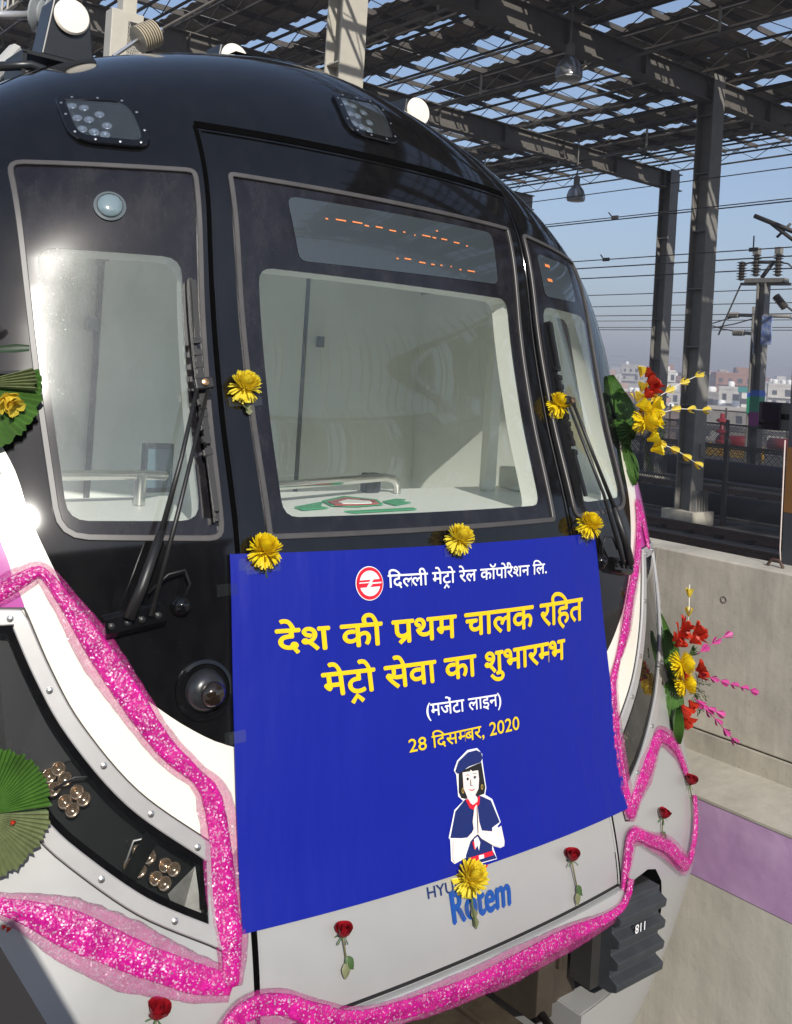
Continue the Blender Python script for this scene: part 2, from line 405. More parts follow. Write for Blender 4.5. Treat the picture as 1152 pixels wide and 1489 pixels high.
def sweep(mb, path, prof, closed=False, mirror=False, off=0., lump=None):
    """profile [(lateral,height)] swept along an (x,z) path on the nose; lump(i,k)->scale"""
    p = np.asarray(path, float).copy()
    if mirror: p[:, 0] *= -1
    co = P(p[:, 0], p[:, 1]); nn = nrm(p[:, 0], p[:, 1]); n = len(p); m = len(prof); vs = []; fs = []
    for i in range(n):
        a = co[(i-1) % n] if closed or i > 0 else co[i]; b = co[(i+1) % n] if closed or i < n-1 else co[i]
        t = b-a; t /= max(np.linalg.norm(t), 1e-9); l = np.cross(nn[i], t); l /= max(np.linalg.norm(l), 1e-9)
        for k, (u, h) in enumerate(prof):
            q = lump(i, k, n) if lump else (1, 1)
            vs.append(co[i]+l*u*q[0]+nn[i]*(h*q[1]+off))
    for i in range(n if closed else n-1):
        j = (i+1) % n
        for k in range(m): fs.append((i*m+k, i*m+(k+1) % m, j*m+(k+1) % m, j*m+k))
    if not closed: fs += [tuple(range(m)), tuple((n-1)*m+k for k in range(m))]
    return mb.add([Vector(v.tolist()) for v in vs], fs)
def bar(wd, h, b=.25): return [(-wd/2, -.004), (-wd/2, h*(1-b)), (-wd/2+h*b, h), (wd/2-h*b, h), (wd/2, h*(1-b)), (wd/2, -.004)]
def hitpx(u, v, off=0.):
    d = ray(u, v); T = np.linspace(1, 8, 3000); Q = T[:, None]*d
    t_ = np.abs(Q[:, 0]-XC)/halfw(Q[:, 2])
    h = np.where(t_ > 1, 9, surf(Q[:, 0]-XC, Q[:, 2])-off-Q[:, 1]); i = np.where((h[:-1] > 0) & (h[1:] <= 0))[0]
    if len(i) == 0:
        i = [int(np.argmin(h))]
    i = i[0]; q = Q[i]; return q[0]-XC, q[2]
#MAIN
# ------------------------------------------------------------------ THE TRAIN
train = thing('metro_train', 'flower-decked metro train nose with black mask, cream swoosh and silver skirt, blue banner taped on', 'train', (XC, 2.6, -2.65))
def inset(poly, d):
    p = np.asarray(poly, float); n = len(p); A = 0
    for i in range(n): A += p[i][0]*p[(i+1) % n][1]-p[(i+1) % n][0]*p[i][1]
    sg = 1 if A > 0 else -1; out = []
    for i in range(n):
        a = p[i]-p[i-1]; b = p[(i+1) % n]-p[i]; a = a/max(np.linalg.norm(a), 1e-9); b = b/max(np.linalg.norm(b), 1e-9)
        na = np.array([-a[1], a[0]])*sg; nb = np.array([-b[1], b[0]])*sg; m = na+nb; m /= max(np.linalg.norm(m), 1e-6)
        out.append(p[i]+m*d/max(.45, m@na))
    return np.array(out)
C1 = smooth_curve([(0, -1.125), (.30, -1.11), (.60, -1.065), (.76, -1.02), (.855, -.971), (.943, -.908), (1.028, -.834), (1.093, -.746), (1.156, -.625), (1.208, -.506), (1.240, -.42), (1.265, -.31), (1.315, -.20), (1.39, -.06), (1.45, .10), (1.495, .35), (1.49, .55)], .03)
C2 = np.array([(0, -1.31), (.4, -1.285), (.774, -1.225), (.80, -1.265)])
CM = smooth_curve([(1.259, -.640), (1.285, -.56), (1.31, -.48), (1.375, -.35), (1.44, -.15), (1.49, .1), (1.50, .3)], .03)
HLi = smooth_curve([(1.259, -.648), (1.200, -.80), (1.131, -.935), (1.004, -1.099), (.833, -1.238), (.795, -1.268)], .03)
HLl = smooth_curve([(.805, -1.500), (.843, -1.476), (1.017, -1.377), (1.172, -1.249), (1.246, -1.172), (1.36, -1.03), (1.455, -.86), (1.50, -.72)], .03)
HL = np.vstack([HLi, HLl, [(1.503, -.648)]])
WC = rounded([(-.632, .618), (.632, .618), (.615, -.497), (-.615, -.497)], .025, 3)
WL = rounded([(.716, .613), (1.250, .568), (1.185, -.486), (.734, -.497)], [.035, .05, .09, .05], 4)
CC = rounded([(-.548, .316), (.556, .320), (.545, -.431), (-.552, -.431)], .05, 4)
CL = rounded([(.790, .318), (1.188, .307), (1.150, -.433), (.803, -.435)], .055, 4)
OP = np.array([(0, -1.80), (.69, -1.80), (.71, -1.735), (.92, -1.722), (.98, -1.74), (1.03, -1.80), (1.06, -1.92), (1.065, -2.10), (.57, -2.12), (.57, -2.345), (0, -2.345)])
SMAX = 2.40
def half_front():
    polys = []
    ring = [(0, -2.35), (SMAX, -2.35), (SMAX, 1.27), (0, 1.27)]
    polys.append((resample(ring, .06, True), True))
    c1 = to_s(C1); c2 = to_s(resample(C2, .03)); cm = to_s(CM); c1 = np.vstack([c1, [(SMAX, .80)]]); cm = np.vstack([cm, [(SMAX, .42)]])
    top = np.stack([np.linspace(s_of(1.259, -.644), SMAX, 24), np.full(24, -.648)], 1)
    wl = to_s(resample(inset(WL, .012), .03, True)); hl = to_s(resample(inset(HL, .012), .03, True))
    wc = inset(WC, .012); wc = to_s(resample(wc, .03, True))
    op = to_s(resample(OP, .03, True))
    for q, cl in ((c1, 0), (c2, 0), (cm, 0), (top, 0), (wl, 1), (hl, 1), (op, 1)): polys.append((q, bool(cl)))
    # centre window: keep only x>=0 half
    h = [p for p in wc.tolist() if p[0] >= 0]; h.sort(key=lambda p: math.atan2(p[1]-.06, p[0]))
    h = np.array([[0, h[0][1]]]+h+[[0, h[-1][1]]]); polys.append((h, True))
    V, Fc = cdt(polys, .034, (0, SMAX, -2.35, 1.27))
    G = dict(upper_shell=[], white_band=[], side_panel=[], nose_skirt=[])
    for f in Fc:
        c = V[list(f)].mean(0); s, z = c
        if s < 0 or inside(c, wl) or inside(c, hl) or inside(c, op) or inside(c, h): continue
        if z > np.interp(s, c1[:, 0], c1[:, 1]): k = 'upper_shell'
        elif s > s_of(1.259, -.644) and z > -.648 and z < np.interp(s, cm[:, 0], cm[:, 1]): k = 'side_panel'
        elif s > s_of(1.259, -.644) and z > -.648: k = 'white_band'
        elif s < s_of(.80, -1.265) and z > np.interp(s, c2[:, 0], c2[:, 1]): k = 'white_band'
        elif s < s_of(1.275, -.648) and z > -1.30 and inside((x_of(s, z), z), np.vstack([C1, [(1.6, .6), (1.6, -.64)], inset(HL, .03)[:len(HLi)-1], [(.8, -1.268), (0, -1.31)]])): k = 'white_band'
        else: k = 'nose_skirt'
        G[k].append(f)
    return V, G
V_, G_ = half_front()
FRONT_MAT = dict(upper_shell=black, white_band=white, side_panel=magenta, nose_skirt=silver)
# body behind the nose: extrude the cross-section
def body_strip(z0, z1, nz, name):
    out = []
    zs = np.linspace(z0, z1, nz)
    for sd in (1, -1):
        rows = []
        for z in zs:
            r = [(float(x_of(s, z)), float(surf(x_of(s, z), z))) for s in np.linspace(SMAX, W0*math.pi/2, 6)]
            wv = float(halfw(z)); y = float(prof(z)+depth(z)); r[-1] = (wv, y)
            r += [(wv, y+d) for d in (.4, 1.2, 3, 9)]
            rows.append([(XC+sd*a, b, z) for a, b in r])
        co = np.array(rows).reshape(-1, 3); m = len(rows[0]); fs = []; nn = []
        for i in range(nz):
            for k in range(m):
                nx = nrm(np.array(min(rows[i][k][0]-XC, 9) if sd > 0 else rows[i][k][0]-XC), np.array(zs[i]))
                if k >= 5:
                    e = 1e-3; sl = (halfw(zs[i]+e)-halfw(zs[i]-e))/(2*e); nx = np.array([sd, 0, -sl]); nx = nx/np.linalg.norm(nx)
                nn.append(nx)
        for i in range(nz-1):
            for k in range(m-1):
                if sd < 0 and k in (5, 6) and -.50 < (zs[i]+zs[i+1])/2 < .42: continue      # unseen side opening, added and widened to let sun into the cab
                f = (i*m+k, i*m+k+1, (i+1)*m+k+1, (i+1)*m+k); fs.append(f if sd > 0 else f[::-1])
        out.append((co.tolist(), fs, np.array(nn)))
    return out
SIDE = dict(upper_shell=(.80, 1.27, 24), white_band=(.42, .80, 8), side_panel=(-.648, .42, 20), nose_skirt=(-2.35, -.648, 24))
shell = {}
for k, fs in G_.items():
    ch = [put_mesh(k, V_, fs, 0, None, None), put_mesh(k, V_, fs, 0, None, None, True)]+body_strip(*SIDE[k], k)
    if k == 'upper_shell':    # flat cap along the very top of the roof
        z = 1.27; hwv = float(halfw(z)); y = float(prof(z))
        ch.append(([(XC-hwv, y, z), (XC+hwv, y, z), (XC+hwv, 14, z), (XC-hwv, 14, z)], [(0, 1, 2, 3)], np.array([[0, 0, 1.]]*4)))
    shell[k] = emit(k, ch, FRONT_MAT[k], train)

# --- windows
for s_ in (-1,):
    a, b = float(halfw(-.45)), float(halfw(.40)); mb = MB(); mb.add([(XC+s_*a, 3.0, -.50), (XC+s_*a, 4.25, -.50), (XC+s_*b, 4.25, .42), (XC+s_*b, 3.05, .42)], [(0, 1, 2, 3)]); mb.build('added_side_pane', glassC, train)  # pane over the side opening added to brighten the cab
def window(outline, clear, name, glass, side=1, step=.035):
    mb = MB(); sweep(mb, resample(inset(outline, .013), .03, True), bar(.017, .007), closed=True, mirror=side < 0)
    fr = mb.build('window_frame', rubber, train, smooth=rad(40))
    patch('window_border', inset(outline, .012), [clear], -.001, frit, train, step, side=side)
    patch('window_pane', clear, [], -.002, glass, train, step, side=side)
    # white reveal behind the glass
    c = resample(inset(clear, -.006), .03, True)
    if side < 0: c = c*np.array([-1, 1])
    a = P(c[:, 0], c[:, 1], np.full(len(c), -.012)); b = P(c[:, 0], c[:, 1], np.full(len(c), -.085)); n = len(c)
    MB().add(a.tolist()+b.tolist(), [(i, (i+1) % n, n+(i+1) % n, n+i) for i in range(n)]).build('window_reveal', cabw, train)
window(WC, CC, 'c', glassC)
window(WL, CL, 'l', glassL, -1)
window(WL, CL, 'r', glassC, 1)
# inner lining between the windows
lin_o = np.array([(-1.30, .60), (1.30, .60), (1.47, .25), (1.50, -.75), (-1.50, -.75), (-1.47, .25)])
patch('cab_lining', lin_o, [inset(CC, -.006), inset(CL, -.006), inset(CL, -.006)*np.array([-1, 1])], -.085, cabw, train, .05)
# headcode display behind the upper part of the middle window
dp = rounded([(-.435, .562), (.50, .572), (.50, .372), (-.405, .352)], .03, 3)
disp = patch('destination_display', dp, [], .001, dispm, train, .04)
mb = MB(); rr = random.Random(3)
for z0, x0, x1 in ((.505, -.30, .34), (.405, -.02, .36), (.525, .18, .22)):
    x = x0
    while x < x1:
        l = rr.choice([.006, .010, .018, .03, .04]); g = rr.uniform(.008, .045)
        zz = z0-.012*(x-x0)+rr.uniform(-.004, .004)
        q = [PV(x, zz, .003), PV(x+l, zz, .003), PV(x+l, zz+.005, .003), PV(x, zz+.005, .003)]
        mb.add(q, [(0, 1, 2, 3)]); x += l+g
mb.build('display_digits', led, disp)
for i, (x0, x1) in enumerate(((.80, .90), (.80, .90))):
    pass
dR = patch('destination_display', rounded([(.80, .535), (1.10, .52), (1.10, .36), (.82, .36)], .03, 3), [], .001, dispm, train, .04)
mb = MB()
for z0 in (.485, .425):
    mb.add([PV(.855, z0, .003), PV(.895, z0, .003), PV(.895, z0+.012, .003), PV(.855, z0+.012, .003)], [(0, 1, 2, 3)])
mb.build('display_digits', led, dR)
# small round port in the left window
pt = hitpx(160, 300); n = NV(*pt); o = PV(*pt)
port = MB().lathe(o, n, [(.047, .001), (.047, .004), (.040, .006), (.039, .003)], 28).build('camera_port', pmat('port_ring', (.10, .12, .13), .25), train, smooth=rad(40))
MB().lathe(o+n*.004, n, [(.038, 0), (.034, .006), (.02, .011), (.004, .012)], 24).build('port_lens', pmat('port_lens_glass', (.16, .22, .24), .08, coat=1), port, smooth=True)

# --- centre door seam
mb = MB()
seam = np.vstack([resample([(-.730, -1.708), (-.725, -1.5), (-.705, -.5), (-.703, .38), (-.693, .762)], .03), resample([(-.693, .762), (.693, .762)], .03), resample([(.693, .762), (.703, .38), (.705, -.5), (.725, -1.5), (.730, -1.708)], .03)])
sweep(mb, seam, bar(.013, .0022))
sweep(mb, resample([(-.693, .768), (.693, .768)], .03), bar(.030, .003))
mb.build('door_seam', gapm, train)
mb = MB()
sweep(mb, seam+np.where(np.abs(seam[:, :1]) > .69, -np.sign(seam[:, :1])*.011, 0)*np.array([1, 0])+np.where(seam[:, 1:] > .755, -.015, 0)*np.array([0, 1]), bar(.008, .005))
i0 = np.argmax(seam[:, 1] > -1.12); 
mb.build('door_edge', black, train, smooth=rad(40))
mb = MB()
for s in (-1, 1):
    sweep(mb, resample([(s*.719, -1.708), (s*.713, -1.5), (s*.7085, -1.30)], .03), bar(.007, .0065))
mb.build('panel_edge', silver, train, smooth=rad(40))
mb = MB()
sweep(mb, resample([(-.73, -1.712), (.73, -1.712)], .04), bar(.010, .002)); mb.build('panel_gap', blackm, train)
mb = MB(); sweep(mb, resample([(-.72, -1.765), (.72, -1.765)], .04), [(-.045, -.01), (-.045, .012), (-.030, .03), (.02, .034), (.045, .020), (.046, -.01)])
mb.build('bumper_lip', silver, train, smooth=rad(50))
# handle slot right of the panel
MB().lathe(PV(.828, -1.50, .0), NV(.828, -1.50), [(.018, 0), (.018, .004), (.012, .006)], 16).build('slot_screw', screw, train, smooth=rad(40))
mb = MB(); sweep(mb, resample([(.79, -1.40), (.80, -1.50), (.805, -1.53), (.83, -1.535), (.85, -1.51), (.845, -1.44)], .01), bar(.006, .002)); mb.build('slot_outline', blackm, train)

# --- roof marker lamps
def roof_lamp(c):
    o = rounded(c, [.04, .07, .06, .07], 5)
    lp = patch('roof_lamp', inset(o, .02), [], .003, housing, train, .03)
    mb = MB(); sweep(mb, resample(inset(o, .014), .02, True), bar(.030, .014), closed=True); mb.build('lamp_bezel', black, lp, smooth=rad(40))
    patch('lamp_cover', inset(o, .026), [], .012, lensd, lp, .03)
    mb = MB()
    oo = inset(o, .014); per = resample(oo, .012, True); st = max(1, len(per)//10)
    for q in per[::st]: mb.lathe(PV(q[0], q[1], .013), NV(q[0], q[1]), [(.0048, 0), (.0045, .002), (.002, .003)], 8)
    mb.build('cover_screw_set', screw, lp, smooth=rad(40))
    a = np.array(c); cen = a.mean(0); ex = (a[1]-a[0]+a[2]-a[3])/2; ez = (a[3]-a[0]+a[2]-a[1])/2
    for u, v in ((-.26, -.25), (-.13, -.22), (.02, -.10), (-.26, .0), (-.13, .02), (-.25, .22), (-.12, .26), (.0, .30), (.06, .12)):
        q = cen+ex*(u-.06)+ez*v
        MB().lathe(PV(q[0], q[1], .004), NV(q[0], q[1]), [(.016, 0), (.016, .006), (.012, .007), (.006, .002)], 14).build('led_cup', ledw, lp, smooth=True)
roof_lamp([(-1.072, .812), (-.850, .832), (-.838, .645), (-1.075, .637)])
roof_lamp([(-.095, 1.026), (.160, 1.046), (.108, .838), (-.128, .838)])

# --- headlights
def headlight(side):
    I1 = inset(HL, .041); I2 = inset(HL, .058)
    mb = MB(); sweep(mb, resample(inset(HL, .021), .03, True), bar(.041, .010, .3), closed=True, mirror=side < 0)
    fr = mb.build('headlight', framem, train, smooth=rad(35))
    mb = MB(); sweep(mb, resample(HL, .03, True), bar(.006, .003), closed=True, mirror=side < 0); mb.build('frame_gasket', blackm, fr)
    patch('lens_border', I1, [I2], .002, black, fr, .03, side=side)
    patch('lens', I2, [], .001, lensm, fr, .04, side=side)
    patch('lamp_housing', inset(HL, .03), [], -.10, housing, fr, .04, side=side)
    c = resample(inset(HL, .046), .04, True)
    if side < 0: c = c*np.array([-1, 1])
    n = len(c); a = P(c[:, 0], c[:, 1], np.full(n, -.004)); b = P(c[:, 0], c[:, 1], np.full(n, -.10))
    MB().add(a.tolist()+b.tolist(), [(i, (i+1) % n, n+(i+1) % n, n+i) for i in range(n)]).build('housing_wall', housing, fr)
    for q in ((1.29, -.672), (1.205, -.845), (1.085, -1.03), (.975, -1.155), (.86, -1.25), (.93, -1.405), (1.10, -1.285), (1.30, -1.10), (1.40, -.672)):
        MB().lathe(PV(side*q[0], q[1], .010), NV(side*q[0], q[1]), [(.009, 0), (.0085, .003), (.005, .005)], 10).build('screw', screw, fr, smooth=rad(40))
    px = [(76, 1112), (86, 1127), (68, 1142), (104, 1146), (114, 1156), (86, 1160), (97, 1172), (62, 1122), (198, 1233), (212, 1240), (184, 1253), (198, 1260), (236, 1252), (249, 1258), (222, 1271), (235, 1278)]
    for u, v in px:
        q = hitpx(u, v, -.05); x = q[0]*(-side)
        o = PV(x, q[1], -.062); nn = NV(x, q[1]); ax = (nn+Vector((0, -.6, .1))).normalized()
        MB().lathe(o, ax, [(.004, -.03), (.012, -.015), (.017, 0), (.0185, .012), (.0165, .013), (.010, .004), (.003, .001)], 14).build('reflector_cup', bulbm, fr, smooth=True)
    # pressed metal reflector plate at the tip, dividing rib, cable
    MB().add([PV(side*.85, -1.305, -.05), PV(side*.845, -1.455, -.03), PV(side*.90, -1.425, -.05), PV(side*.92, -1.36, -.075)], [(0, 1, 2, 3)]).build('tip_reflector', pmat('clouded_reflector', (.22, .22, .20), .3, metal=.3, noise=.5, nscale=25), fr)
    mb = MB(); mb.beam(PV(side*.955, -1.20, -.03), PV(side*1.055, -1.335, -.03), .004, .05); mb.build('divider', housing, fr)
    MB().add([PV(side*1.20, -.83, -.08), PV(side*1.33, -.70, -.06), PV(side*1.30, -1.06, -.06), PV(side*1.15, -1.02, -.08)], [(0, 1, 2, 3)]).build('inner_baffle', pmat('baffle_grey', (.025, .025, .027), .35), fr)
    MB().tube([PV(side*1.20, -1.08, -.04), PV(side*1.15, -1.055, -.03), PV(side*1.09, -1.06, -.04), PV(side*1.06, -1.10, -.06)], .003, 6).build('lamp_cable', darkp, fr, smooth=True)
    MB().tube([PV(side*1.03, -1.27, -.05), PV(side*1.01, -1.22, -.04), PV(side*.94, -1.215, -.04), PV(side*.90, -1.25, -.05)], .003, 6).build('lamp_cable', framem, fr, smooth=True)
headlight(-1); headlight(1)

# --- wipers
def wiper(s):
    pv = PV(s*1.02, -.68, .012); n = NV(s*1.02, -.68)
    mb = MB(); sweep(mb, resample([(s*1.075, -.700), (s*.925, -.672)], .01), [(-.028, 0), (-.03, .018), (-.018, .034), (.018, .034), (.03, .018), (.028, 0)])
    root = mb.build('wiper', black, train, smooth=rad(40))
    for a, b in ((1.06, -.697), (1.02, -.69), (.985, -.684), (.943, -.676)):
        MB().lathe(PV(s*a, b, .034), NV(s*a, b), [(.009, 0), (.009, .005), (.004, .008)], 10).build('pivot_bolt', wiperm, root, smooth=rad(40))
    j = (.772, -.074)
    mb = MB(); mb.tube([PV(s*1.02, -.68, .05), PV(s*.985, -.60, .06), PV(s*.93, -.47, .065)], [.017, .015, .012], 8)
    mb.tube([PV(s*.93, -.47, .065), PV(s*.86, -.29, .07), PV(s*.789, -.076, .072)], [.0085, .0068, .006], 8); mb.build('wiper_arm', wiperm, root, smooth=True)
    mb = MB(); mb.tube([PV(s*.965, -.676, .05), PV(s*.88, -.42, .06), PV(s*.756, -.074, .068)], [.0075, .0065, .0055], 8); mb.build('parallel_rod', wiperm, root, smooth=True)
    mb = MB(); mb.beam(PV(s*.80, -.079, .072), PV(s*.745, -.070, .070), .034, .016, up=NV(s*.77, -.07)); mb.build('rod_joint', wiperm, root, bevel=.004)
    MB().lathe(PV(s*.772, -.074, .082), NV(s*.77, -.07), [(.011, 0), (.011, .004), (.006, .006)], 10).build('joint_bolt', pmat('brass_bolt', (.5, .3, .16), .3, metal=.9), root, smooth=rad(40))
    zs = np.linspace(.248, -.443, 24); xs = .771+.006*np.sin((zs+.1)*6)
    mb = MB()
    for i in range(23): mb.beam(PV(s*xs[i], zs[i], .022), PV(s*xs[i+1], zs[i+1], .022), .010, .026, up=NV(s*.77, zs[i]))
    mb.build('wiper_blade', blackm, root)
    mb = MB()
    for z0, z1 in ((.24, .06), (.02, -.14), (-.14, -.24), (-.25, -.42)): mb.beam(PV(s*.771, z0, .040), PV(s*.772, z1, .046), .016, .010, up=NV(s*.77, 0))
    for z in np.linspace(.06, -.26, 10): mb.beam(PV(s*.762, z, .042), PV(s*.785, z-.004, .042), .018, .014, up=NV(s*.77, z))
    mb.build('blade_carrier', wiperm, root)
    mb = MB(); mb.tube([PV(s*.965, -.62, .03), PV(s*.915, -.575, .045), PV(s*.87, -.565, .04), PV(s*.855, -.60, .03), PV(s*.872, -.645, .012)], .004, 6); mb.build('washer_hose', blackm, root, smooth=True)
    MB().lathe(PV(s*.875, -.655, .0), NV(s*.875, -.655), [(.03, 0), (.028, .014), (.018, .022), (.008, .03)], 16).build('hose_boss', black, root, smooth=rad(50))
wiper(-1); wiper(1)
# --- round horn lamp on the black mask, left of the banner
q = hitpx(297, 1004); o = PV(*q); n = NV(*q)
dm = MB().lathe(o, n, [(.080, 0), (.080, .008), (.070, .010), (.068, .003), (.056, .003)], 32).build('sensor_housing', black, train, smooth=rad(40))
ax = (n+Vector((.12, 0, -.12))).normalized()
MB().lathe(o+n*.002, ax, [(.057, 0), (.055, .018), (.044, .034), (.028, .041)], 28).build('sensor_dome', pmat('dome_grey', (.018, .019, .021), .3, coat=.3), dm, smooth=rad(60))
MB().lathe(o+ax*.042+Vector((.006, 0, -.004)), ax, [(.035, 0), (.033, .012), (.022, .022), (.006, .027)], 24).build('sensor_lens', pmat('smoked_lens', (.03, .02, .012), .06, coat=1, metal=.5), dm, smooth=True)

# --- lower opening: skirt ledge, anti-climbers, coupler
for s in (-1, 1):
    MB().prism([(XC+s*x, float(surf(x, -2.12))+.006, -2.125) for x in np.linspace(.576, 1.07, 9)]+[(XC+s*1.07, 2.75, -2.125), (XC+s*.576, 2.75, -2.125)], (0, 0, .01)).build('skirt_ledge', silver, train); MB().span((XC+s*.568, 2.17, -2.35), (XC+s*.575, 2.75, -2.118)).build('skirt_side', silver, train)
dkm = pmat('underframe_grey', (.035, .033, .030), .6, noise=.4)
mb = MB(); mb.span((XC-1.15, 2.72, -2.42), (XC+1.15, 2.78, -1.6)); mb.span((XC-1.1, 2.25, -1.74), (XC+1.1, 2.75, -1.70)); mb.span((XC+1.07, 2.35, -2.11), (XC+1.10, 2.7, -1.74)); mb.span((XC-1.10, 2.35, -2.11), (XC-1.07, 2.7, -1.74))
mb.build('underframe', dkm, train)
for s in (-1, 1):
    mb = MB(); mb.span((XC+s*.42, 2.24, -2.13), (XC+s*.50, 2.7, -1.80)); mb.span((XC+s*.497, 2.28, -2.125), (XC+s*.66, 2.7, -1.80)); mb.span((XC+s*.55, 2.262, -2.0), (XC+s*.565, 2.283, -1.82))
    mb.build('buffer_bracket', pmat('bracket_bronze', (.085, .068, .05), .5, noise=.4, metal=.3), train, bevel=.004)
bufm = pmat('antclimber_paint', (.045, .05, .056), .45, noise=.35, nscale=15)
for s in (-1, 1):
    yb, yf = 2.235, 2.095; z0, z1 = -2.04, -1.745; prof_ = [(yb, z0)]
    nT = 4; hT = (z1-z0)/nT
    for i in range(nT):
        a = z0+i*hT; prof_ += [(yf+.03, a), (yf, a+hT*.16), (yf-.004, a+hT*.52), (yf+.03, a+hT*.72)]
    prof_ += [(yf+.03, z1), (yb, z1)]
    x0, x1 = (.648, .905) if s > 0 else (-.905, -.648)
    bo = MB().prism([(XC+x0, y, z) for y, z in prof_], (x1-x0, 0, 0)).build('anti_climber', bufm, train, bevel=.003)
    MB().span((XC+x0-(.045 if s > 0 else 0), 2.17, -2.04), (XC+x1+(.045 if s < 0 else 0), 2.26, -1.745)).build('buffer_plate', dkm, bo)
cm_ = pmat('coupler_iron', (.10, .075, .05), .6, noise=.5, nscale=14, metal=.3)
mb = MB(); mb.span((XC-.18, 1.98, -2.42), (XC+.20, 2.6, -2.08)); mb.lathe((XC+.02, 1.93, -2.2), (0, 1, 0), [(.10, 0), (.13, .02), (.13, .08), (.09, .1)], 20)
mb.lathe((XC+.29, 2.04, -2.18), (0, 1, 0), [(.05, 0), (.062, .01), (.062, .06), (.03, .08)], 14); mb.span((XC+.24, 2.08, -2.26), (XC+.36, 2.5, -2.10)); mb.span((XC-.42, 2.06, -2.30), (XC-.24, 2.5, -2.12))
mb.span((XC-.05, 2.0, -2.09), (XC+.14, 2.4, -2.03))
co_ = mb.build('coupler', cm_, train, bevel=.008)
mb = MB()
for k, (x, z) in enumerate(((.30, -2.20), (.38, -2.24), (-.34, -2.16))):
    mb.tube([(XC+x, 2.3, z), (XC+x+.05, 2.06, z+.03), (XC+x+.14, 2.02, z-.02), (XC+x+.20, 2.10, z-.16)], .017, 8)
mb.tube([(XC-.20, 2.2, -2.06), (XC+.1, 2.0, -2.0), (XC+.34, 2.1, -2.04), (XC+.5, 2.3, -2.14)], .015, 8)
mb.build('brake_hose', cm_, co_, smooth=True)
mb = MB()
for k in range(6): mb.lathe((XC-.12+.07*k, 1.99, -2.065+.01*(k % 2)), (0, -1, 0), [(.016, 0), (.016, .02)], 6)
mb.build('coupler_bolts', steel, co_)

# --- roof horns: three white discs on black boxes
wd = pmat('white_disc', (.86, .80, .68), .35)
for dx, yy, zc in ((-.835, 3.68, 1.262), (0, 3.95, 1.37), (.835, 3.66, 1.262)):
    o = Vector((XC+dx, yy, zc))
    mb = MB(); q = [(-.10, -.16), (.10, -.16), (.068, .055), (-.068, .055)]
    mb.prism([(o.x+a, o.y+.012, o.z+b) for a, b in q], (0, .13, 0))
    rh = mb.build('roof_horn', darkp, train, bevel=.006)
    MB().lathe(o+Vector((0, .01, 0)), (0, -1, .08), [(.066, 0), (.068, .008), (.062, .016), (.03, .018)], 32).build('horn_disc', wd, rh, smooth=rad(40))
    mb = MB(); mb.span((o.x-.17, o.y, o.z-.175), (o.x+.17, o.y+.2, o.z-.162)); mb.span((o.x-.17, o.y, o.z-.28), (o.x-.155, o.y+.2, o.z-.17)); mb.span((o.x+.155, o.y, o.z-.30), (o.x+.17, o.y+.2, o.z-.17))
    mb.span((o.x-.05, o.y+.05, o.z-.30), (o.x-.01, o.y+.09, o.z-.17)); mb.build('horn_bracket', wiperm, rh)
    mb = MB(); mb.tube([o+Vector((-.26, .05, -.24)), o+Vector((-.14, .0, -.215)), o+Vector((.0, .02, -.225)), o+Vector((.05, .08, -.26))], .018, 8); mb.build('air_hose', darkp, rh, smooth=True)

# --- cab interior
mb = MB(); YB = 4.2
mb.prism([(XC-1.38, YB, -1.6), (XC+1.38, YB, -1.6), (XC+1.38, YB, .45), (XC+1.18, YB, .78), (XC-1.18, YB, .78), (XC-1.38, YB, .45)], (0, .05, 0)); mb.build('cab_rear_wall', cabw, train)
for s_ in (-1, 1):
    MB().prism([(XC+s_*1.38, y, z) for y, z in ([(2.62, -1.6), (2.84, -.52), (YB, -.52), (YB, -1.6)] if s_ < 0 else [(2.62, -1.6), (2.84, -.5), (3.24, .40), (YB, .40), (YB, -1.6)])], (s_*.03, 0, 0)).build('cab_side_wall', cabw, train); MB().span((XC+s_*1.38, 3.25, .40), (XC+s_*1.42, YB, .46)).build('cab_side_rail', cabw, train)
mb = MB(); mb.prism([(XC+x, max(float(surf(x, .72))+.12, 2.9), .72) for x in np.linspace(-1.15, 1.15, 15)]+[(XC+1.15, YB, .72), (XC-1.15, YB, .72)], (0, 0, .02)); mb.build('cab_ceiling', cabw, train)
mb = MB(); mb.span((XC-1.45, 2.5, -1.62), (XC+1.45, YB, -1.58)); mb.build('cab_floor', pmat('cab_floor', (.25, .26, .26), .5), train)
doorO = MB().span((XC-.45, YB-.03, -1.55), (XC+.60, YB-.002, .50)).build('cab_door', cabd, train, bevel=.004)
mb = MB()
for a, b in (((-.465, -1.55), (-.45, .52)), ((.60, -1.55), (.62, .52)), ((-.465, .50), (.62, .52))): mb.span((XC+a[0], YB-.034, a[1]), (XC+b[0], YB-.001, b[1]))
mb.build('door_trim', pmat('door_gap_grey', (.05, .06, .06), .5), doorO)
mb = MB()
for u, v, a, b in ((133, 471, .05, .06), (466, 497, .03, .055), (150, 372, .04, .04)):
    q = at(u, v, Y=YB-.04); mb.box(q, (a, .03, b))
mb.build('door_latch', pmat('latch_grey', (.12, .15, .17), .4), doorO)
q = at(228, 680, Y=3.6)
scr = MB().box(q, (.12, .04, .19)).build('wall_screen', darkp, train, bevel=.004)
MB().box(q+Vector((0, -.021, .0)), (.10, .004, .15)).build('screen_glass', pmat('screen_glass', (.10, .16, .19), .1), scr)
dk = [(x, float(surf(x, -.46))+.09) for x in np.linspace(-1.3, 1.3, 27)]+[(1.3, 3.18), (-1.3, 3.18)]
desk = MB().prism([(XC+x, y, -.485) for x, y in dk], (0, 0, .025)).build('dashboard', deskm, train)
mb = MB(); mb.span((XC-1.3, 3.15, -1.55), (XC+1.3, 3.18, -.486)); mb.build('dash_front', cabw, train)
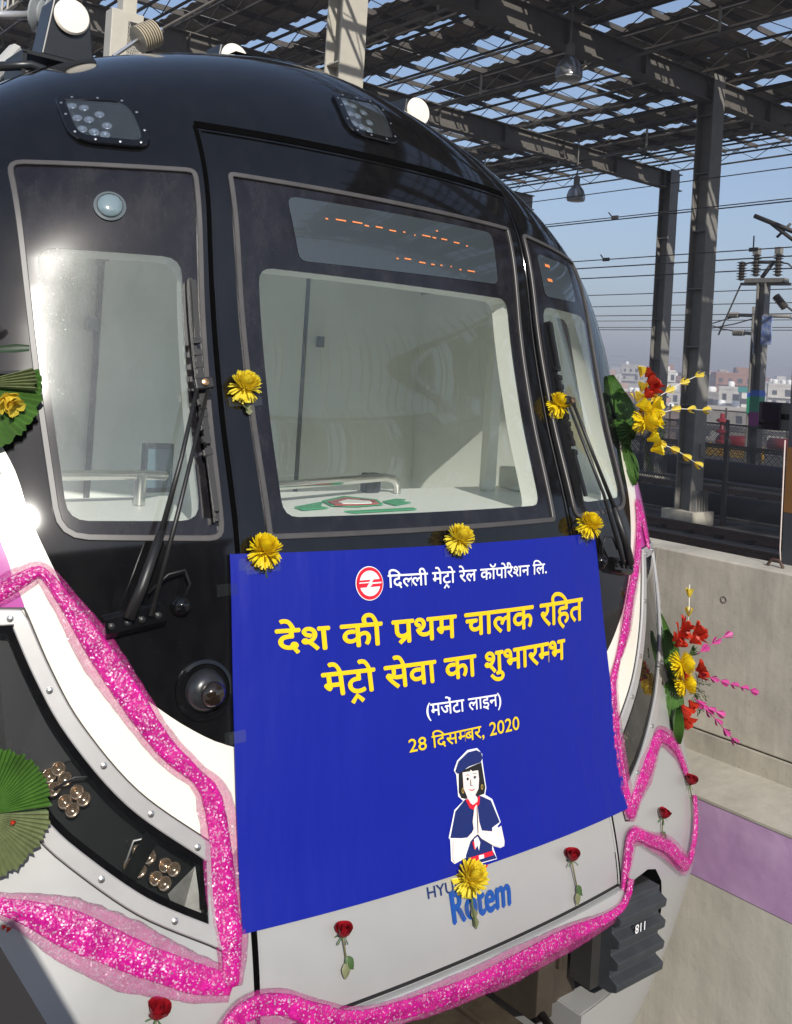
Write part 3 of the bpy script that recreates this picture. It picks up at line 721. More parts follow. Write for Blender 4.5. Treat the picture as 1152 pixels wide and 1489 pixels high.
mb = MB()
p0 = at(405, 697, Y=3.0); h1 = at(570, 694, Y=3.05); h2 = at(594, 714, Z=-.458)
zr = h1.z
mb.tube([(XC-.62, 2.80, -.458), (XC-.62, 2.80, zr-.02), (XC-.60, 2.81, zr), (XC-.56, 2.82, zr), (h1.x-.04, h1.y, zr), (h1.x+.01, h1.y, zr-.008), (h1.x+.03, h1.y, zr-.03), (h1.x+.03, h1.y, -.458)], .016, 10)
hr = at(205, 690, Y=2.98); hb = Vector((hr.x, hr.y, -.458))
mb.tube([(XC-1.38, hr.y, hr.z), (hr.x-.03, hr.y, hr.z), (hr.x+.02, hr.y+.02, hr.z-.004), (hr.x+.14, hr.y+.12, hr.z-.02)], .016, 10); mb.tube([(hr.x, hr.y, hr.z), hb], .019, 12)
mb.build('handrail', steel, train, smooth=rad(60))
dn = at(540, 688, Y=3.1); MB().box((dn.x, 3.1, -.42), (.07, .05, .075)).build('desk_switch', darkp, train, bevel=.008)
def on_desk(pl, mat, name, z=-.456):
    return MB().prism([at(u, v, Z=z) for u, v in pl], (0, 0, .003)).build(name, mat, desk)
on_desk([(468, 729), (500, 722), (548, 727), (557, 734), (520, 737), (482, 736)], green, 'green_mark')
on_desk([(476, 730), (502, 724), (545, 728), (551, 733), (520, 735), (487, 735)], redm, 'red_mark', -.452)
on_desk([(492, 730.5), (506, 727), (538, 729.5), (541, 732), (520, 733), (498, 732.5)], deskm, 'mark_inset', -.448)
on_desk([(428, 738), (470, 730), (466, 737), (478, 739), (440, 742)], green, 'green_mark')
on_desk([(500, 744), (600, 739), (606, 741), (515, 746)], green, 'green_mark')
on_desk([(556, 730), (575, 726), (590, 727), (582, 730), (598, 731), (575, 735)], green, 'green_mark')
# lighter posts on the right of the cab, as seen through the middle window
for u0, x, w_, d_ in ((0, .78, .07, .06), (1, 1.12, .05, .10)):
    pass
tm = pmat('post_white', (.76, .78, .70), .4)
a = at(706, 446, Y=3.75); b = at(752, 722, Y=3.3)
mb = MB(); mb.beam((XC+.84, 3.05, .72), (XC+.84, 3.05, -.46), .045, .06); mb.build('cab_post', tm, train, bevel=.006)
sp = MB().span((XC+.95, 2.95, -.455), (XC+1.2, 3.1, -.36)).build('cab_console', tm, train, bevel=.01)
# ceiling camera dark strip
MB().box(at(548, 398, Y=3.0), (.16, .06, .03)).build('ceiling_fan', darkp, train, bevel=.01)
# ------------------------------------------------------------------ lettering tools
def text_mesh(body, bold=0.0):
    c = bpy.data.curves.new('t', 'FONT'); c.body = body; c.size = 1; c.offset = bold; c.resolution_u = 4
    o = bpy.data.objects.new('t', c); COL.objects.link(o); bpy.context.view_layer.update()
    e = o.evaluated_get(bpy.context.evaluated_depsgraph_get()); me = e.to_mesh()
    v = [tuple(q.co)[:2] for q in me.vertices]; f = [tuple(p.vertices) for p in me.polygons]
    e.to_mesh_clear(); bpy.data.objects.remove(o); bpy.data.curves.remove(c)
    return v, f
def xmax(b): v, f = text_mesh(b); return max(q[0] for q in v) if v else 0
BARX = None
def adv(b): return xmax(b+'।')-xmax('।')
def clip_right(v, f, x):
    bm = bmesh.new(); vs = [bm.verts.new((a, b, 0)) for a, b in v]
    for q in f:
        try: bm.faces.new([vs[i] for i in q])
        except ValueError: pass
    bmesh.ops.bisect_plane(bm, geom=bm.verts[:]+bm.edges[:]+bm.faces[:], plane_co=(x, 0, 0), plane_no=(1, 0, 0), clear_outer=True)
    bm.verts.index_update(); vv = [(q.co.x, q.co.y) for q in bm.verts]; ff = [tuple(k.index for k in q.verts) for q in bm.faces]; bm.free()
    return vv, ff
def stroke(pts, wd):
    """flat pen stroke"""
    p = np.array(pts, float); n = len(p); v = []; f = []
    for i in range(n):
        t = p[min(i+1, n-1)]-p[max(i-1, 0)]; t /= np.linalg.norm(t); m = np.array([-t[1], t[0]])*wd/2
        v += [tuple(p[i]+m), tuple(p[i]-m)]
    for i in range(n-1): f.append((2*i, 2*i+1, 2*i+3, 2*i+2))
    return v, f
def compose(segs, bold):
    """segs: plain strings in visual order; ('half', s) drops the right stem of a consonant; ('rakar',), ('reph', dx) draw the joined forms of r"""
    V = []; Fc = []; x = 0
    def put(v, f, dx):
        b = len(V); V.extend((a+dx, c) for a, c in v); Fc.extend(tuple(b+i for i in q) for q in f)
    sw = .085
    for s in segs:
        if isinstance(s, str):
            put(*text_mesh(s, bold), x); x += adv(s)
        elif s[0] == 'half':
            v, f = text_mesh(s[1], bold); a = adv(s[1]); cut = a-.165; put(*clip_right(v, f, cut), x); x += cut-.015
        elif s[0] == 'rakar':      # caret under a round letter
            put(*stroke([(x-.40, -.26), (x-.27, -.08), (x-.12, -.24)], sw), 0)
        elif s[0] == 'slash':      # r joined to the stem of pa
            put(*stroke([(x-.13, .24), (x-.24, .12), (x-.38, .0)], sw), 0)
        elif s[0] == 'reph':
            q = [(x+s[1]+.16*math.cos(t), .74+.13*math.sin(t)) for t in np.linspace(-2.2, .9, 9)]; put(*stroke(q, sw*.9), 0)
        elif s[0] == 'sp': x += s[1]
    return V, Fc, x
HEAD = .635
def lay(segs, quad, mat, name, parent, off, bold=.0, top=HEAD, fit=True):
    """map composed text into the quad TL, BL, TR, BR given in (x,z) on the nose"""
    V, Fc, L = compose(segs, 0); TL, BL, TR, BR = [np.array(q) for q in quad]
    xs = [v[0] for v in V]; x0, x1 = min(xs), max(xs)
    q = []
    for a, b in V:
        u = (a-x0)/(x1-x0); h = b/top
        q.append((BL*(1-h)+TL*h)*(1-u)+(BR*(1-h)+TR*h)*u)
    q = np.array(q); co = P(q[:, 0], q[:, 1], np.full(len(q), off))
    # the pen weight: the same outline laid again a hair to each side, each on its own thin layer of ink
    cs = []; fs = []; sc_ = np.linalg.norm(TL-BL)/top
    for k, (a, b) in enumerate([(0, 0)]+([(bold, 0), (-bold, 0), (0, bold), (0, -bold)] if bold else [])):
        d = np.array([a*sc_, 0, b*sc_]); m = len(cs); cs += (co+d+np.array([0, -.00012*k, 0])).tolist(); fs += [tuple(m+i for i in q_) for q_ in Fc]
    me = bpy.data.meshes.new(name); me.from_pydata(cs, [], fs)
    bm = bmesh.new(); bm.from_mesh(me)
    for fc in bm.faces:
        if fc.normal.y > 0: fc.normal_flip()
    bm.to_mesh(me); bm.free()
    return link(name, me, mat, parent)
def flat(pl, mat, name, parent, off, step=None):
    q = np.array(pl, float); co = P(q[:, 0], q[:, 1], np.full(len(q), off))
    me = bpy.data.meshes.new(name); me.from_pydata(co.tolist(), [], [tuple(range(len(q)))])
    bm = bmesh.new(); bm.from_mesh(me)
    for fc in bm.faces:
        if fc.normal.y > 0: fc.normal_flip()
    bmesh.ops.triangulate(bm, faces=bm.faces); bm.to_mesh(me); bm.free()
    return link(name, me, mat, parent)

# ------------------------------------------------------------------ the banner
def vinyl(name, col, rough=.38):
    m = pmat(name, col, rough, noise=.06, nscale=6); return m
bl_m, N, L, p = newmat('blue_vinyl'); p.inputs['Base Color'].default_value = (.002, .010, .255, 1); p.inputs['Roughness'].default_value = .42; p.inputs['Specular IOR Level'].default_value = .35
tc = N.new('ShaderNodeTexCoord'); n1 = N.new('ShaderNodeTexNoise'); mp = N.new('ShaderNodeMapping'); mp.inputs['Scale'].default_value = (4, 1, 1.0)
L.new(tc.outputs['Object'], mp.inputs[0]); L.new(mp.outputs[0], n1.inputs[0]); n1.inputs['Scale'].default_value = 1.6; n1.inputs['Detail'].default_value = 3
bp = N.new('ShaderNodeBump'); bp.inputs['Strength'].default_value = .4; bp.inputs['Distance'].default_value = .03; L.new(n1.outputs[0], bp.inputs['Height']); L.new(bp.outputs[0], p.inputs['Normal'])
yel = vinyl('yellow_print', (.88, .58, .002)); wht = vinyl('white_print', (.85, .85, .86)); prd = vinyl('red_print', (.72, .01, .03)); nvy = vinyl('navy_print', (.008, .02, .13)); skin = vinyl('skin_print', (.86, .74, .70)); blk = vinyl('black_print', (.012, .012, .014)); gold = vinyl('gold_print', (.6, .42, .1))
BO = .014
banner = thing('banner', 'royal blue vinyl banner with yellow Hindi lettering taped across the train nose', 'banner', (XC, 2.2, -1.47))
bq = [(-.733, -.527), (-.3, -.532), (.1, -.537), (.5, -.543), (.838, -.549), (.830, -.85), (.822, -1.2), (.815, -1.493), (.4, -1.486), (.0, -1.479), (-.4, -1.473), (-.758, -1.467), (-.752, -1.2), (-.742, -.85)]
sheet = patch('banner_sheet', bq, [], BO, bl_m, banner, .04)
c_ = resample(bq, .03, True); a_ = P(c_[:, 0], c_[:, 1], np.full(len(c_), BO)); b_ = P(c_[:, 0], c_[:, 1], np.full(len(c_), BO-.004)); n_ = len(c_)
MB().add(a_.tolist()+b_.tolist(), [(i, (i+1) % n_, n_+(i+1) % n_, n_+i) for i in range(n_)]).build('banner_edge', bl_m, banner)
O1 = BO+.0025
lay(['िद', ('half', 'ल'), 'ली मेट', ('rakar',), 'ो रेल कॉपो', ('reph', -.10), 'रेशन िल.'], [(-.222, -.610), (-.223, -.647), (.506, -.628), (.500, -.660)], wht, 'lettering', banner, O1, .014)
lay(['देश की प', ('slash',), 'थम चालक रिहत'], [(-.612, -.735), (-.607, -.795), (.700, -.765), (.688, -.840)], yel, 'lettering', banner, O1, .026)
lay(['मेट', ('rakar',), 'ो सेवा का शुभार', ('half', 'म'), 'भ'], [(-.474, -.866), (-.468, -.928), (.567, -.890), (.556, -.953)], yel, 'lettering', banner, O1, .026)
lay(['(मजेंटा लाइन)'], [(-.112, -.997), (-.112, -1.032), (.208, -1.012), (.206, -1.047)], wht, 'lettering', banner, O1, .012)
lay(['28 िदस', ('half', 'म'), 'बर, 2020'], [(-.190, -1.084), (-.189, -1.120), (.283, -1.092), (.280, -1.132)], yel, 'lettering', banner, O1, .010, top=.70)
# round emblem: red ring, white disc, red bar with a white slanted stripe
def disc(c, rx, rz, n=40, a0=0, a1=2*math.pi): return [(c[0]+rx*math.cos(a0+(a1-a0)*k/n), c[1]+rz*math.sin(a0+(a1-a0)*k/n)) for k in range(n)]
ec = (-.291, -.630)
em = flat(disc(ec, .050, .049), wht, 'emblem', banner, O1)
flat(disc(ec, .0475, .0465), prd, 'emblem_ring', em, O1+.0012); flat(disc(ec, .0375, .0365), wht, 'emblem_disc', em, O1+.0024)
flat([(ec[0]-.044, ec[1]-.0105), (ec[0]+.044, ec[1]-.0105), (ec[0]+.044, ec[1]+.0105), (ec[0]-.044, ec[1]+.0105)], prd, 'emblem_bar', em, O1+.0036)
flat([(ec[0]-.040, ec[1]+.0015), (ec[0]-.004, ec[1]+.0015), (ec[0]-.016, ec[1]-.012), (ec[0]-.004, ec[1]-.012), (ec[0]+.008, ec[1]-.002), (ec[0]+.040, ec[1]-.002), (ec[0]+.040, ec[1]+.002), (ec[0]+.004, ec[1]+.002), (ec[0]+.014, ec[1]+.012), (ec[0]+.004, ec[1]+.012), (ec[0]-.004, ec[1]+.0045), (ec[0]-.040, ec[1]+.0045)], wht, 'emblem_stripe', em, O1+.0048)
# printed figure: uniformed attendant greeting with joined palms (zoom pixels -> banner)
def fz(pl):
    out = []
    for zx, zy in pl:
        du = 560+zx/4.8-680; dv = 1060+zy/4.8-1087
        out.append((.066+.002798*du-.000289*dv, -1.154-.000637*du-.001885*dv))
    return out
fig = flat(fz([(600, 120), (638, 160), (640, 215), (668, 400), (660, 450), (712, 480), (770, 640), (745, 670), (788, 770), (785, 805), (760, 818), (705, 805), (732, 892), (512, 950), (522, 880), (440, 925), (418, 905), (415, 765), (405, 755), (445, 565), (505, 500), (470, 470), (455, 320), (438, 290), (460, 220), (530, 140)]), wht, 'printed_figure', banner, O1)
o2, o3, o4, o5 = O1+.0012, O1+.0024, O1+.0036, O1+.0048
flat(fz([(470, 300), (630, 220), (660, 400), (652, 445), (600, 462), (520, 485), (490, 480), (472, 440)]), blk, 'figure_hair', fig, o2)
flat(fz([(515, 490), (610, 455), (640, 465), (700, 490), (762, 640), (705, 680), (698, 830), (728, 888), (520, 940), (515, 870), (560, 745), (490, 755), (415, 755), (450, 575)]), nvy, 'figure_uniform', fig, o2)
flat(fz([(495, 300), (545, 280), (605, 280), (612, 340), (608, 410), (585, 455), (600, 470), (605, 500), (575, 530), (535, 500), (527, 465), (503, 410)]), skin, 'figure_face', fig, o3)
flat(fz([(445, 295), (465, 225), (530, 155), (590, 135), (625, 150), (635, 190), (622, 220), (540, 255), (480, 300), (460, 312)]), nvy, 'figure_beret', fig, o4)
flat(fz([(495, 300), (540, 262), (608, 228), (615, 275), (560, 288), (553, 262), (545, 290)]), blk, 'figure_fringe', fig, o4-.0004)
flat(fz([(515, 490), (535, 485), (560, 530), (600, 500), (603, 460), (618, 465), (612, 520), (575, 560), (545, 548)]), prd, 'figure_scarf', fig, o4)
flat(fz([(575, 545), (590, 520), (598, 545), (608, 640), (625, 700), (700, 705), (765, 665), (784, 770), (780, 805), (755, 812), (700, 800), (620, 755), (596, 725), (575, 740), (520, 800), (462, 905), (435, 918), (424, 895), (428, 768), (495, 760), (470, 805), (555, 715), (568, 690), (562, 640)]), skin, 'figure_arms', fig, o5)
flat(fz([(590, 540), (594, 540), (598, 640), (598, 720), (593, 720), (592, 640)]), blk, 'palm_line', fig, o5+.0012)
flat(fz([(530, 885), (698, 835), (702, 865), (535, 915)]), prd, 'figure_belt', fig, o4); flat(fz([(597, 868), (632, 860), (634, 885), (599, 895)]), wht, 'belt_buckle', fig, o5)
flat(fz([(570, 760), (595, 740), (612, 780), (602, 835), (592, 800), (575, 830)]), wht, 'figure_tie', fig, o4); flat(fz([(558, 780), (575, 765), (580, 830), (568, 825)]), prd, 'figure_tie', fig, o4)
for ex, ey in ((527, 346), (577, 331)):
    flat(fz(disc((ex, ey), 15, 8, 14)), wht, 'figure_eye', fig, o4); flat(fz(disc((ex+1, ey), 8, 8, 12)), blk, 'eye_pupil', fig, o5)
    flat(fz([(ex-17, ey-2), (ex, ey-13), (ex+18, ey-5), (ex, ey-9)]), blk, 'eye_lid', fig, o5+.0008); flat(fz([(ex-20, ey-22), (ex, ey-34), (ex+20, ey-27), (ex, ey-30)]), blk, 'eyebrow', fig, o5)
flat(fz([(535, 415), (560, 419), (585, 405), (565, 425), (550, 424)]), prd, 'figure_mouth', fig, o5); flat(fz([(548, 345), (551, 345), (553, 388), (566, 388), (560, 392), (548, 390)]), blk, 'figure_nose', fig, o5)
for ex, ey in ((495, 428), (630, 396)):
    r_ = disc((ex, ey), 8, 19, 16); r2 = disc((ex, ey), 5, 15, 16)
    q = np.array(fz(r_)+fz(r2)); co = P(q[:, 0], q[:, 1], np.full(32, o5)); MB().add(co.tolist(), [(i, (i+1) % 16, 16+(i+1) % 16, 16+i) for i in range(16)]).build('figure_earring', gold, fig)
# clear tape patches on the top corners and edges
tape_m = glassmat('clear_tape', tint=(.97, .97, .97), dust=.02, refl=.6)
for c, a in (((-.66, -.555), .05), ((-.745, -1.0), .03), ((-.748, -.62), .03)):
    flat([(c[0]-a, c[1]-.018), (c[0]+a, c[1]-.014), (c[0]+a, c[1]+.016), (c[0]-a, c[1]+.014)], tape_m, 'tape', banner, BO+.004)
# ------------------------------------------------------------------ maker's lettering on the skirt panel
mk = vinyl('maker_blue', (.012, .075, .33))
lay(['HYUNDAI'], [(-.165, -1.487), (-.164, -1.517), (.062, -1.500), (.062, -1.530)], vinyl('maker_navy', (.010, .028, .13)), 'maker_lettering', train, .002, .014, top=.70)
lay(['Rotem'], [(-.082, -1.520), (-.078, -1.603), (.166, -1.527), (.159, -1.612)], mk, 'maker_lettering', train, .002, .035, top=.70)
flat([(.045, -1.49), (.078, -1.462), (.092, -1.478), (.05, -1.515)], vinyl('maker_red', (.7, .03, .01)), 'maker_swoosh', train, .002)
# stencilled number on the anti-climber, painted upside down
v, f = text_mesh('118', .012); cx, cy = xmax('118')/2, .35
MB().add([(XC+.758-(a-cx)*.042, 2.089, -1.835-(b-cy)*.042) for a, b in v], f).build('buffer_number', wht, bo)
# ------------------------------------------------------------------ decorations
tin = tinselmat('pink_tinsel', (.60, .012, .27)); tin2 = tinselmat('pink_net', (.70, .06, .34), .20)
def garland(path, wid, name, label, group=None, seed=1, root=None, off=.001):
    """tinsel ribbon: crinkled core with a looser net sleeve; wid = list of (fraction, half width)"""
    p = smooth_curve(path, .010); n = len(p); fr = np.linspace(0, 1, n)
    hw = .84*np.interp(fr, [a for a, b in wid], [b for a, b in wid]); r = np.random.RandomState(seed)
    root = root or thing(name, label, 'garland', PV(p[n//2][0], p[n//2][1]), group)
    K = 16; an = np.linspace(0, 2*math.pi, K, endpoint=False)
    for nm, kx, kh, m, amp in (('tinsel_core', .68, .75, tin, .06), ('net_sleeve', 1.14, .66, tin2, .05)):
        ph = r.rand(K)*6; J = 1+amp*(r.rand(n, K)-.5)*1.5
        J = (J+np.roll(J, 1, 0))/2
        wob = 1+.06*np.sin(np.arange(n)*.09+ph[0])+.04*np.sin(np.arange(n)*.21+ph[1])
        rid = .05*np.sin(an*5+ph[2]); rb = 1+.30*(r.rand(n)-.5); fold = .10*np.sin(np.arange(n)*.05+ph[5])
        mb = MB()
        def lump(i, k, n_): q = hw[i]*kx*wob[i]*(J[i, k]+rid[k]+fold[i]*math.cos(an[k])); return (q, J[i, k]*rb[i]*(1+.20*math.sin(an[k]*4-.035*i+ph[4])))
        h = .013 if nm == 'tinsel_core' else .015
        sweep(mb, p, [(math.cos(a), h*kh*(.72*math.sin(a)+.62)) for a in an], lump=lump, off=off)
        o = mb.build(nm, m, root, smooth=True)
        sb = o.modifiers.new('crinkle', 'DISPLACE') if False else None
    return root
gA = garland([(-1.40, -.66), (-1.325, -.62), (-1.255, -.575), (-1.215, -.565), (-1.165, -.635), (-1.085, -.763), (-1.012, -.877), (-.930, -1.001), (-.845, -1.088), (-.812, -1.14), (-.797, -1.24), (-.795, -1.37), (-.790, -1.49), (-.800, -1.575)],
             [(0, .03), (.10, .036), (.16, .024), (.3, .05), (.45, .052), (.58, .035), (.62, .03), (.68, .052), (.9, .058), (1, .034)], 'tinsel_garland', 'pink tinsel garland draped down the cream swoosh past the round dome to the banner', 'pink tinsel garlands', 1)
gA2 = garland([(-.795, -1.570), (-.84, -1.555), (-.90, -1.530), (-1.03, -1.465), (-1.148, -1.400), (-1.251, -1.345), (-1.316, -1.318), (-1.36, -1.30)],
             [(0, .040), (.15, .058), (.4, .072), (.7, .070), (.9, .035), (1, .02)], 'tinsel_garland', 'wide pink tinsel garland sagging under the curved headlight left of the banner', 'pink tinsel garlands', 2)
gB = garland([(-.90, -1.80), (-.835, -1.68), (-.772, -1.628), (-.677, -1.638), (-.578, -1.690), (-.471, -1.732), (-.238, -1.758), (.029, -1.765), (.341, -1.760), (.58, -1.770), (.67, -1.765), (.718, -1.735), (.742, -1.69)],
             [(0, .045), (.12, .045), (.25, .048), (.33, .038), (.5, .052), (.75, .055), (.93, .030), (1, .016)], 'tinsel_garland', 'pink tinsel garland running along the bottom edge of the silver skirt panel', 'pink tinsel garlands', 3, off=.032)
gB2 = garland([(.722, -1.735), (.742, -1.68), (.768, -1.63), (.80, -1.585), (.845, -1.583), (.93, -1.625), (1.03, -1.670), (1.10, -1.715), (1.18, -1.775), (1.235, -1.80), (1.275, -1.77), (1.33, -1.68), (1.36, -1.60)],
             [(0, .018), (.1, .034), (.22, .036), (.28, .03), (.5, .044), (.7, .046), (.8, .03), (1, .024)], 'tinsel_garland', 'zigzag pink tinsel garland above the ribbed black buffer at the right', 'pink tinsel garlands', 4, off=.012)
gC = garland([(1.345, -.66), (1.335, -.55), (1.315, -.485), (1.270, -.55), (1.19, -.68), (1.085, -.80), (.985, -.93), (.90, -1.02), (.845, -1.095), (.826, -1.21), (.820, -1.36), (.832, -1.48), (.846, -1.51), (.90, -1.465), (1.0, -1.405), (1.09, -1.355), (1.16, -1.335), (1.23, -1.365), (1.30, -1.42), (1.345, -1.52)],
             [(0, .02), (.08, .045), (.14, .03), (.22, .045), (.35, .042), (.42, .020), (.48, .038), (.58, .055), (.66, .046), (.70, .035), (.78, .062), (.86, .042), (.93, .05), (1, .028)], 'tinsel_garland', 'pink tinsel garland hanging beside the right-hand headlight and folding back up in a V', 'pink tinsel garlands', 5)

ypet = leafy('yellow_petal', (.96, .76, .012), .12); ypet2 = leafy('pale_yellow_petal', (.96, .80, .05), .12)
stemg = pmat('stem_green', (.11, .16, .06), .5, noise=.3, nscale=30); leafg = pmat('leaf_green', (.06, .12, .035), .45, noise=.4, nscale=25); leafd = pmat('dry_leaf', (.20, .21, .10), .55, noise=.4, nscale=40)
def petal(mb, base, d, up, L, wd, curl, cup=.25):
    """strap petal: base point, direction d, surface normal up"""
    d = d.normalized(); s = d.cross(up).normalized(); u = s.cross(d); vs = []; m = 5
    for i in range(m+1):
        t = i/m; c = base+d*L*t*(1-.12*abs(curl)*t)+u*curl*L*t*t*.6
        w_ = wd*(.35+1.1*t-.2*t*t)*(1 if t < .85 else .62)
        for k in (-1, 0, 1): vs.append(c+s*w_*k*.5+u*(cup*w_*abs(k)))
    mb.add(vs, [(i*3+k, i*3+k+1, i*3+k+4, i*3+k+3) for i in range(m) for k in range(2)])
def mum_mesh(seed, R=.043, droop=True):
    r = random.Random(seed); mb = MB()
    for ring, (el, n, L) in enumerate(((-40, 18, 1.06), (-22, 26, 1.08), (-8, 32, 1.04), (6, 36, 1.0), (20, 36, .97), (33, 33, .94), (45, 29, .91), (56, 24, .88), (67, 18, .86), (77, 12, .84), (86, 6, .82))):
        for k in range(n):
            a = 2*math.pi*(k+r.random()*.7)/n; e = rad(el+r.uniform(-9, 9))
            d = Vector((math.cos(a)*math.cos(e), math.sin(a)*math.cos(e), math.sin(e)))
            if el < 0 and droop and r.random() < .35: d.z -= .5
            up = Vector((-math.cos(a)*math.sin(e), -math.sin(a)*math.sin(e), math.cos(e)))
            petal(mb, Vector((0, 0, -.006))+d*.006, d, up, R*L*r.uniform(.92, 1.1), .0068*r.uniform(.85, 1.15), r.uniform(.45, .95)*(1 if el > 0 else -.3))
    return mb
def place_on(root, x, z, axis, off, spin=0):
    """root's local Z points along axis, base at the nose surface"""
    q = PV(x, z, off); root.location = q
    m = axis.to_track_quat('Z', 'Y').to_matrix().to_4x4(); root.rotation_euler = (m @ Matrix.Rotation(spin, 4, 'Z')).to_euler()
def mum(seed, x, z, label, stem=(0, -.06), leaf=True, scale=1., tilt=1., off=.035):
    root = thing('chrysanthemum', label, 'flower', (0, 0, 0), 'yellow chrysanthemums taped to the train')
    n = NV(x, z); axis = (n*.75+Vector((0, 0, tilt))).normalized()
    rot = axis.to_track_quat('Z', 'Y'); inv = rot.inverted(); hd = PV(x, z, off)
    mum_mesh(seed, .043*scale).build('flower_head', [ypet, ypet2][seed % 2], root, smooth=True)
    loc = lambda p: inv @ (p-hd)
    a = Vector((0, 0, -.004)); b = loc(PV(x+stem[0]*.5, z+stem[1]*.55, .016)); c = loc(PV(x+stem[0], z+stem[1], .012))
    MB().tube([a, b, c], [.0045, .0035, .0032], 7).build('stem', stemg, root, smooth=True)
    if leaf:
        mb = MB(); o = loc(PV(x+stem[0]*.6, z+stem[1]*.6, .014)); tip = loc(PV(x+stem[0]+.008, z+stem[1]-.012, .01)); sd = (loc(PV(x+.02, z, .02))-loc(PV(x-.02, z, .02))).normalized()
        d = tip-o
        pts = [o, o+d*.35+sd*.016, o+d*.5+sd*.008, o+d*.75+sd*.014, tip, o+d*.8-sd*.009, o+d*.55-sd*.005, o+d*.35-sd*.012]
        nn = loc(PV(x, z, .1)).normalized(); mb.prism(pts, nn*.0012); mb.build('leaf', leafd, root)
    tp = [loc(PV(x+a_, z+stem[1]*.62+b_, .0175)) for a_, b_ in ((-.05, -.018), (.055, -.010), (.055, .016), (-.05, .010))]
    MB().add(tp, [(0, 1, 2, 3)]).build('clear_tape', tape_m, root)
    root.location = hd; root.rotation_euler = rot.to_euler()
    return root
mum(1, -.634, -.062, 'yellow chrysanthemum taped on the black door rim left of the middle window', (.005, -.07))
mum(2, -.640, -.520, 'yellow chrysanthemum at the top left corner of the blue banner', (.012, -.075), leaf=False, off=.045)
mum(3, .062, -.518, 'yellow chrysanthemum at the middle of the banner top edge, under the middle window', (.008, -.06), leaf=False, off=.045)
mum(4, .762, -.515, 'yellow chrysanthemum at the top right corner of the blue banner', (.012, -.075), off=.05)
mum(6, .752, -.075, 'yellow chrysanthemum on the black pillar between the middle and right windows', (0, -.06), leaf=False)
mum(5, -.018, -1.490, 'yellow chrysanthemum with drooping lower petals covering the blue maker lettering', (.012, -.135), scale=1.12, tilt=.6)

rpet = pmat('red_petal', (.30, .004, .012), .5, noise=.45, nscale=60, spec=.35)
def rose(x, z, label, stem, seed, up=1., scale=1.):
    r = random.Random(seed); root = thing('rose', label, 'flower', (0, 0, 0), 'red roses taped to the train skirt')
    n = NV(x, z); hd = PV(x, z, .026); axis = (n*.35+Vector((-stem[0]*6, 0, up))).normalized(); rot = axis.to_track_quat('Z', 'Y'); inv = rot.inverted(); loc = lambda p: inv @ (p-hd)
    mb = MB(); H = .050*scale*.78
    for ly in range(7):
        a0 = ly*2.2+r.random(); span = 3.6-.12*ly; R0_ = .0055+.0026*ly; vs = []; fs = []; m = 9; q = 6
        for j in range(q+1):
            t = j/q; rr_ = (R0_*(.30+1.25*math.sin(min(1, t*1.15)*math.pi*.5)**.9)-(.0018 if t > .8 else 0)+(.004*(t-.75)*4 if (ly > 3 and t > .75) else 0))*scale*.76
            for i in range(m+1):
                u = i/m; a = a0+span*(u-.5); hh = H*(t*(1-.03*ly)-.12*(abs(u-.5)*2)**2.5*t)-.5*H+.002*math.sin(9*u+ly)*t
                vs.append(Vector((math.cos(a)*rr_*(1+.05*math.sin(7*u)), math.sin(a)*rr_, hh)))
        for j in range(q):
            for i in range(m): fs.append((j*(m+1)+i, j*(m+1)+i+1, (j+1)*(m+1)+i+1, (j+1)*(m+1)+i))
        mb.add(vs, fs)
    mb.build('rose_bud', rpet, root, smooth=True)
    mb = MB()
    for k in range(5):
        a = k*1.257+r.random()*.5; d = Vector((math.cos(a), math.sin(a), -.25+r.uniform(-.3, .3))); petal(mb, Vector((0, 0, -.5*H)), d, Vector((0, 0, 1)), .026, .005, -.5)
    mb.build('sepal', leafg, root, smooth=True)
    b = loc(PV(x+stem[0]*.5, z+stem[1]*.5, .012)); c = loc(PV(x+stem[0], z+stem[1], .010))
    MB().tube([Vector((0, 0, -.45*H)), b, c], [.003, .0026, .0024], 6).build('stem', pmat('rose_stem', (.16, .15, .06), .5, noise=.3), root, smooth=True)
    for k, (fr, dx, dz) in enumerate(((.75, .018, -.035), (.9, -.010, -.04))):
        o = loc(PV(x+stem[0]*fr, z+stem[1]*fr, .012)); t = loc(PV(x+stem[0]*fr+dx, z+stem[1]*fr+dz, .016)); s = (t-o).cross(loc(PV(x, z, .2))).normalized()
        nn = loc(PV(x, z, .2)).normalized(); L = (t-o); 
        pts = []
        for u, wv in ((0, .001), (.2, .010), (.45, .0145), (.7, .011), (.9, .005), (1, .0005)): pts.append((o+L*u, s*wv))
        mb = MB(); vs = [p_+q_ for p_, q_ in pts]+[p_+nn*.004 for p_, q_ in pts]+[p_-q_ for p_, q_ in pts]; m = len(pts)
        mb.add(vs, [(i, i+1, m+i+1, m+i) for i in range(m-1)]+[(m+i, m+i+1, 2*m+i+1, 2*m+i) for i in range(m-1)]); mb.build('leaf', [leafg, leafd][k], root, smooth=True)
    root.location = hd; root.rotation_euler = rot.to_euler(); return root
rose(-.473, -1.520, 'dark red rosebud low on the silver panel at the left below the banner', (.010, -.085), 1, scale=.95)
rose(.448, -1.545, 'red rose with a long stem and drooping leaf, right part of the silver panel', (.028, -.125), 2)
rose(-.990, -1.580, 'bright red rosebud alone below the wide pink garland at the lower left', (-.012, -.09), 3, scale=1.15)
rose(1.040, -1.568, 'small red rose in the V of pink garland on the right corner of the skirt', (-.015, -.075), 4, scale=.95)
rose(1.325, -1.535, 'red rose on the outermost bulge of the skirt against the purple wall', (.03, -.09), 5, scale=1.05)

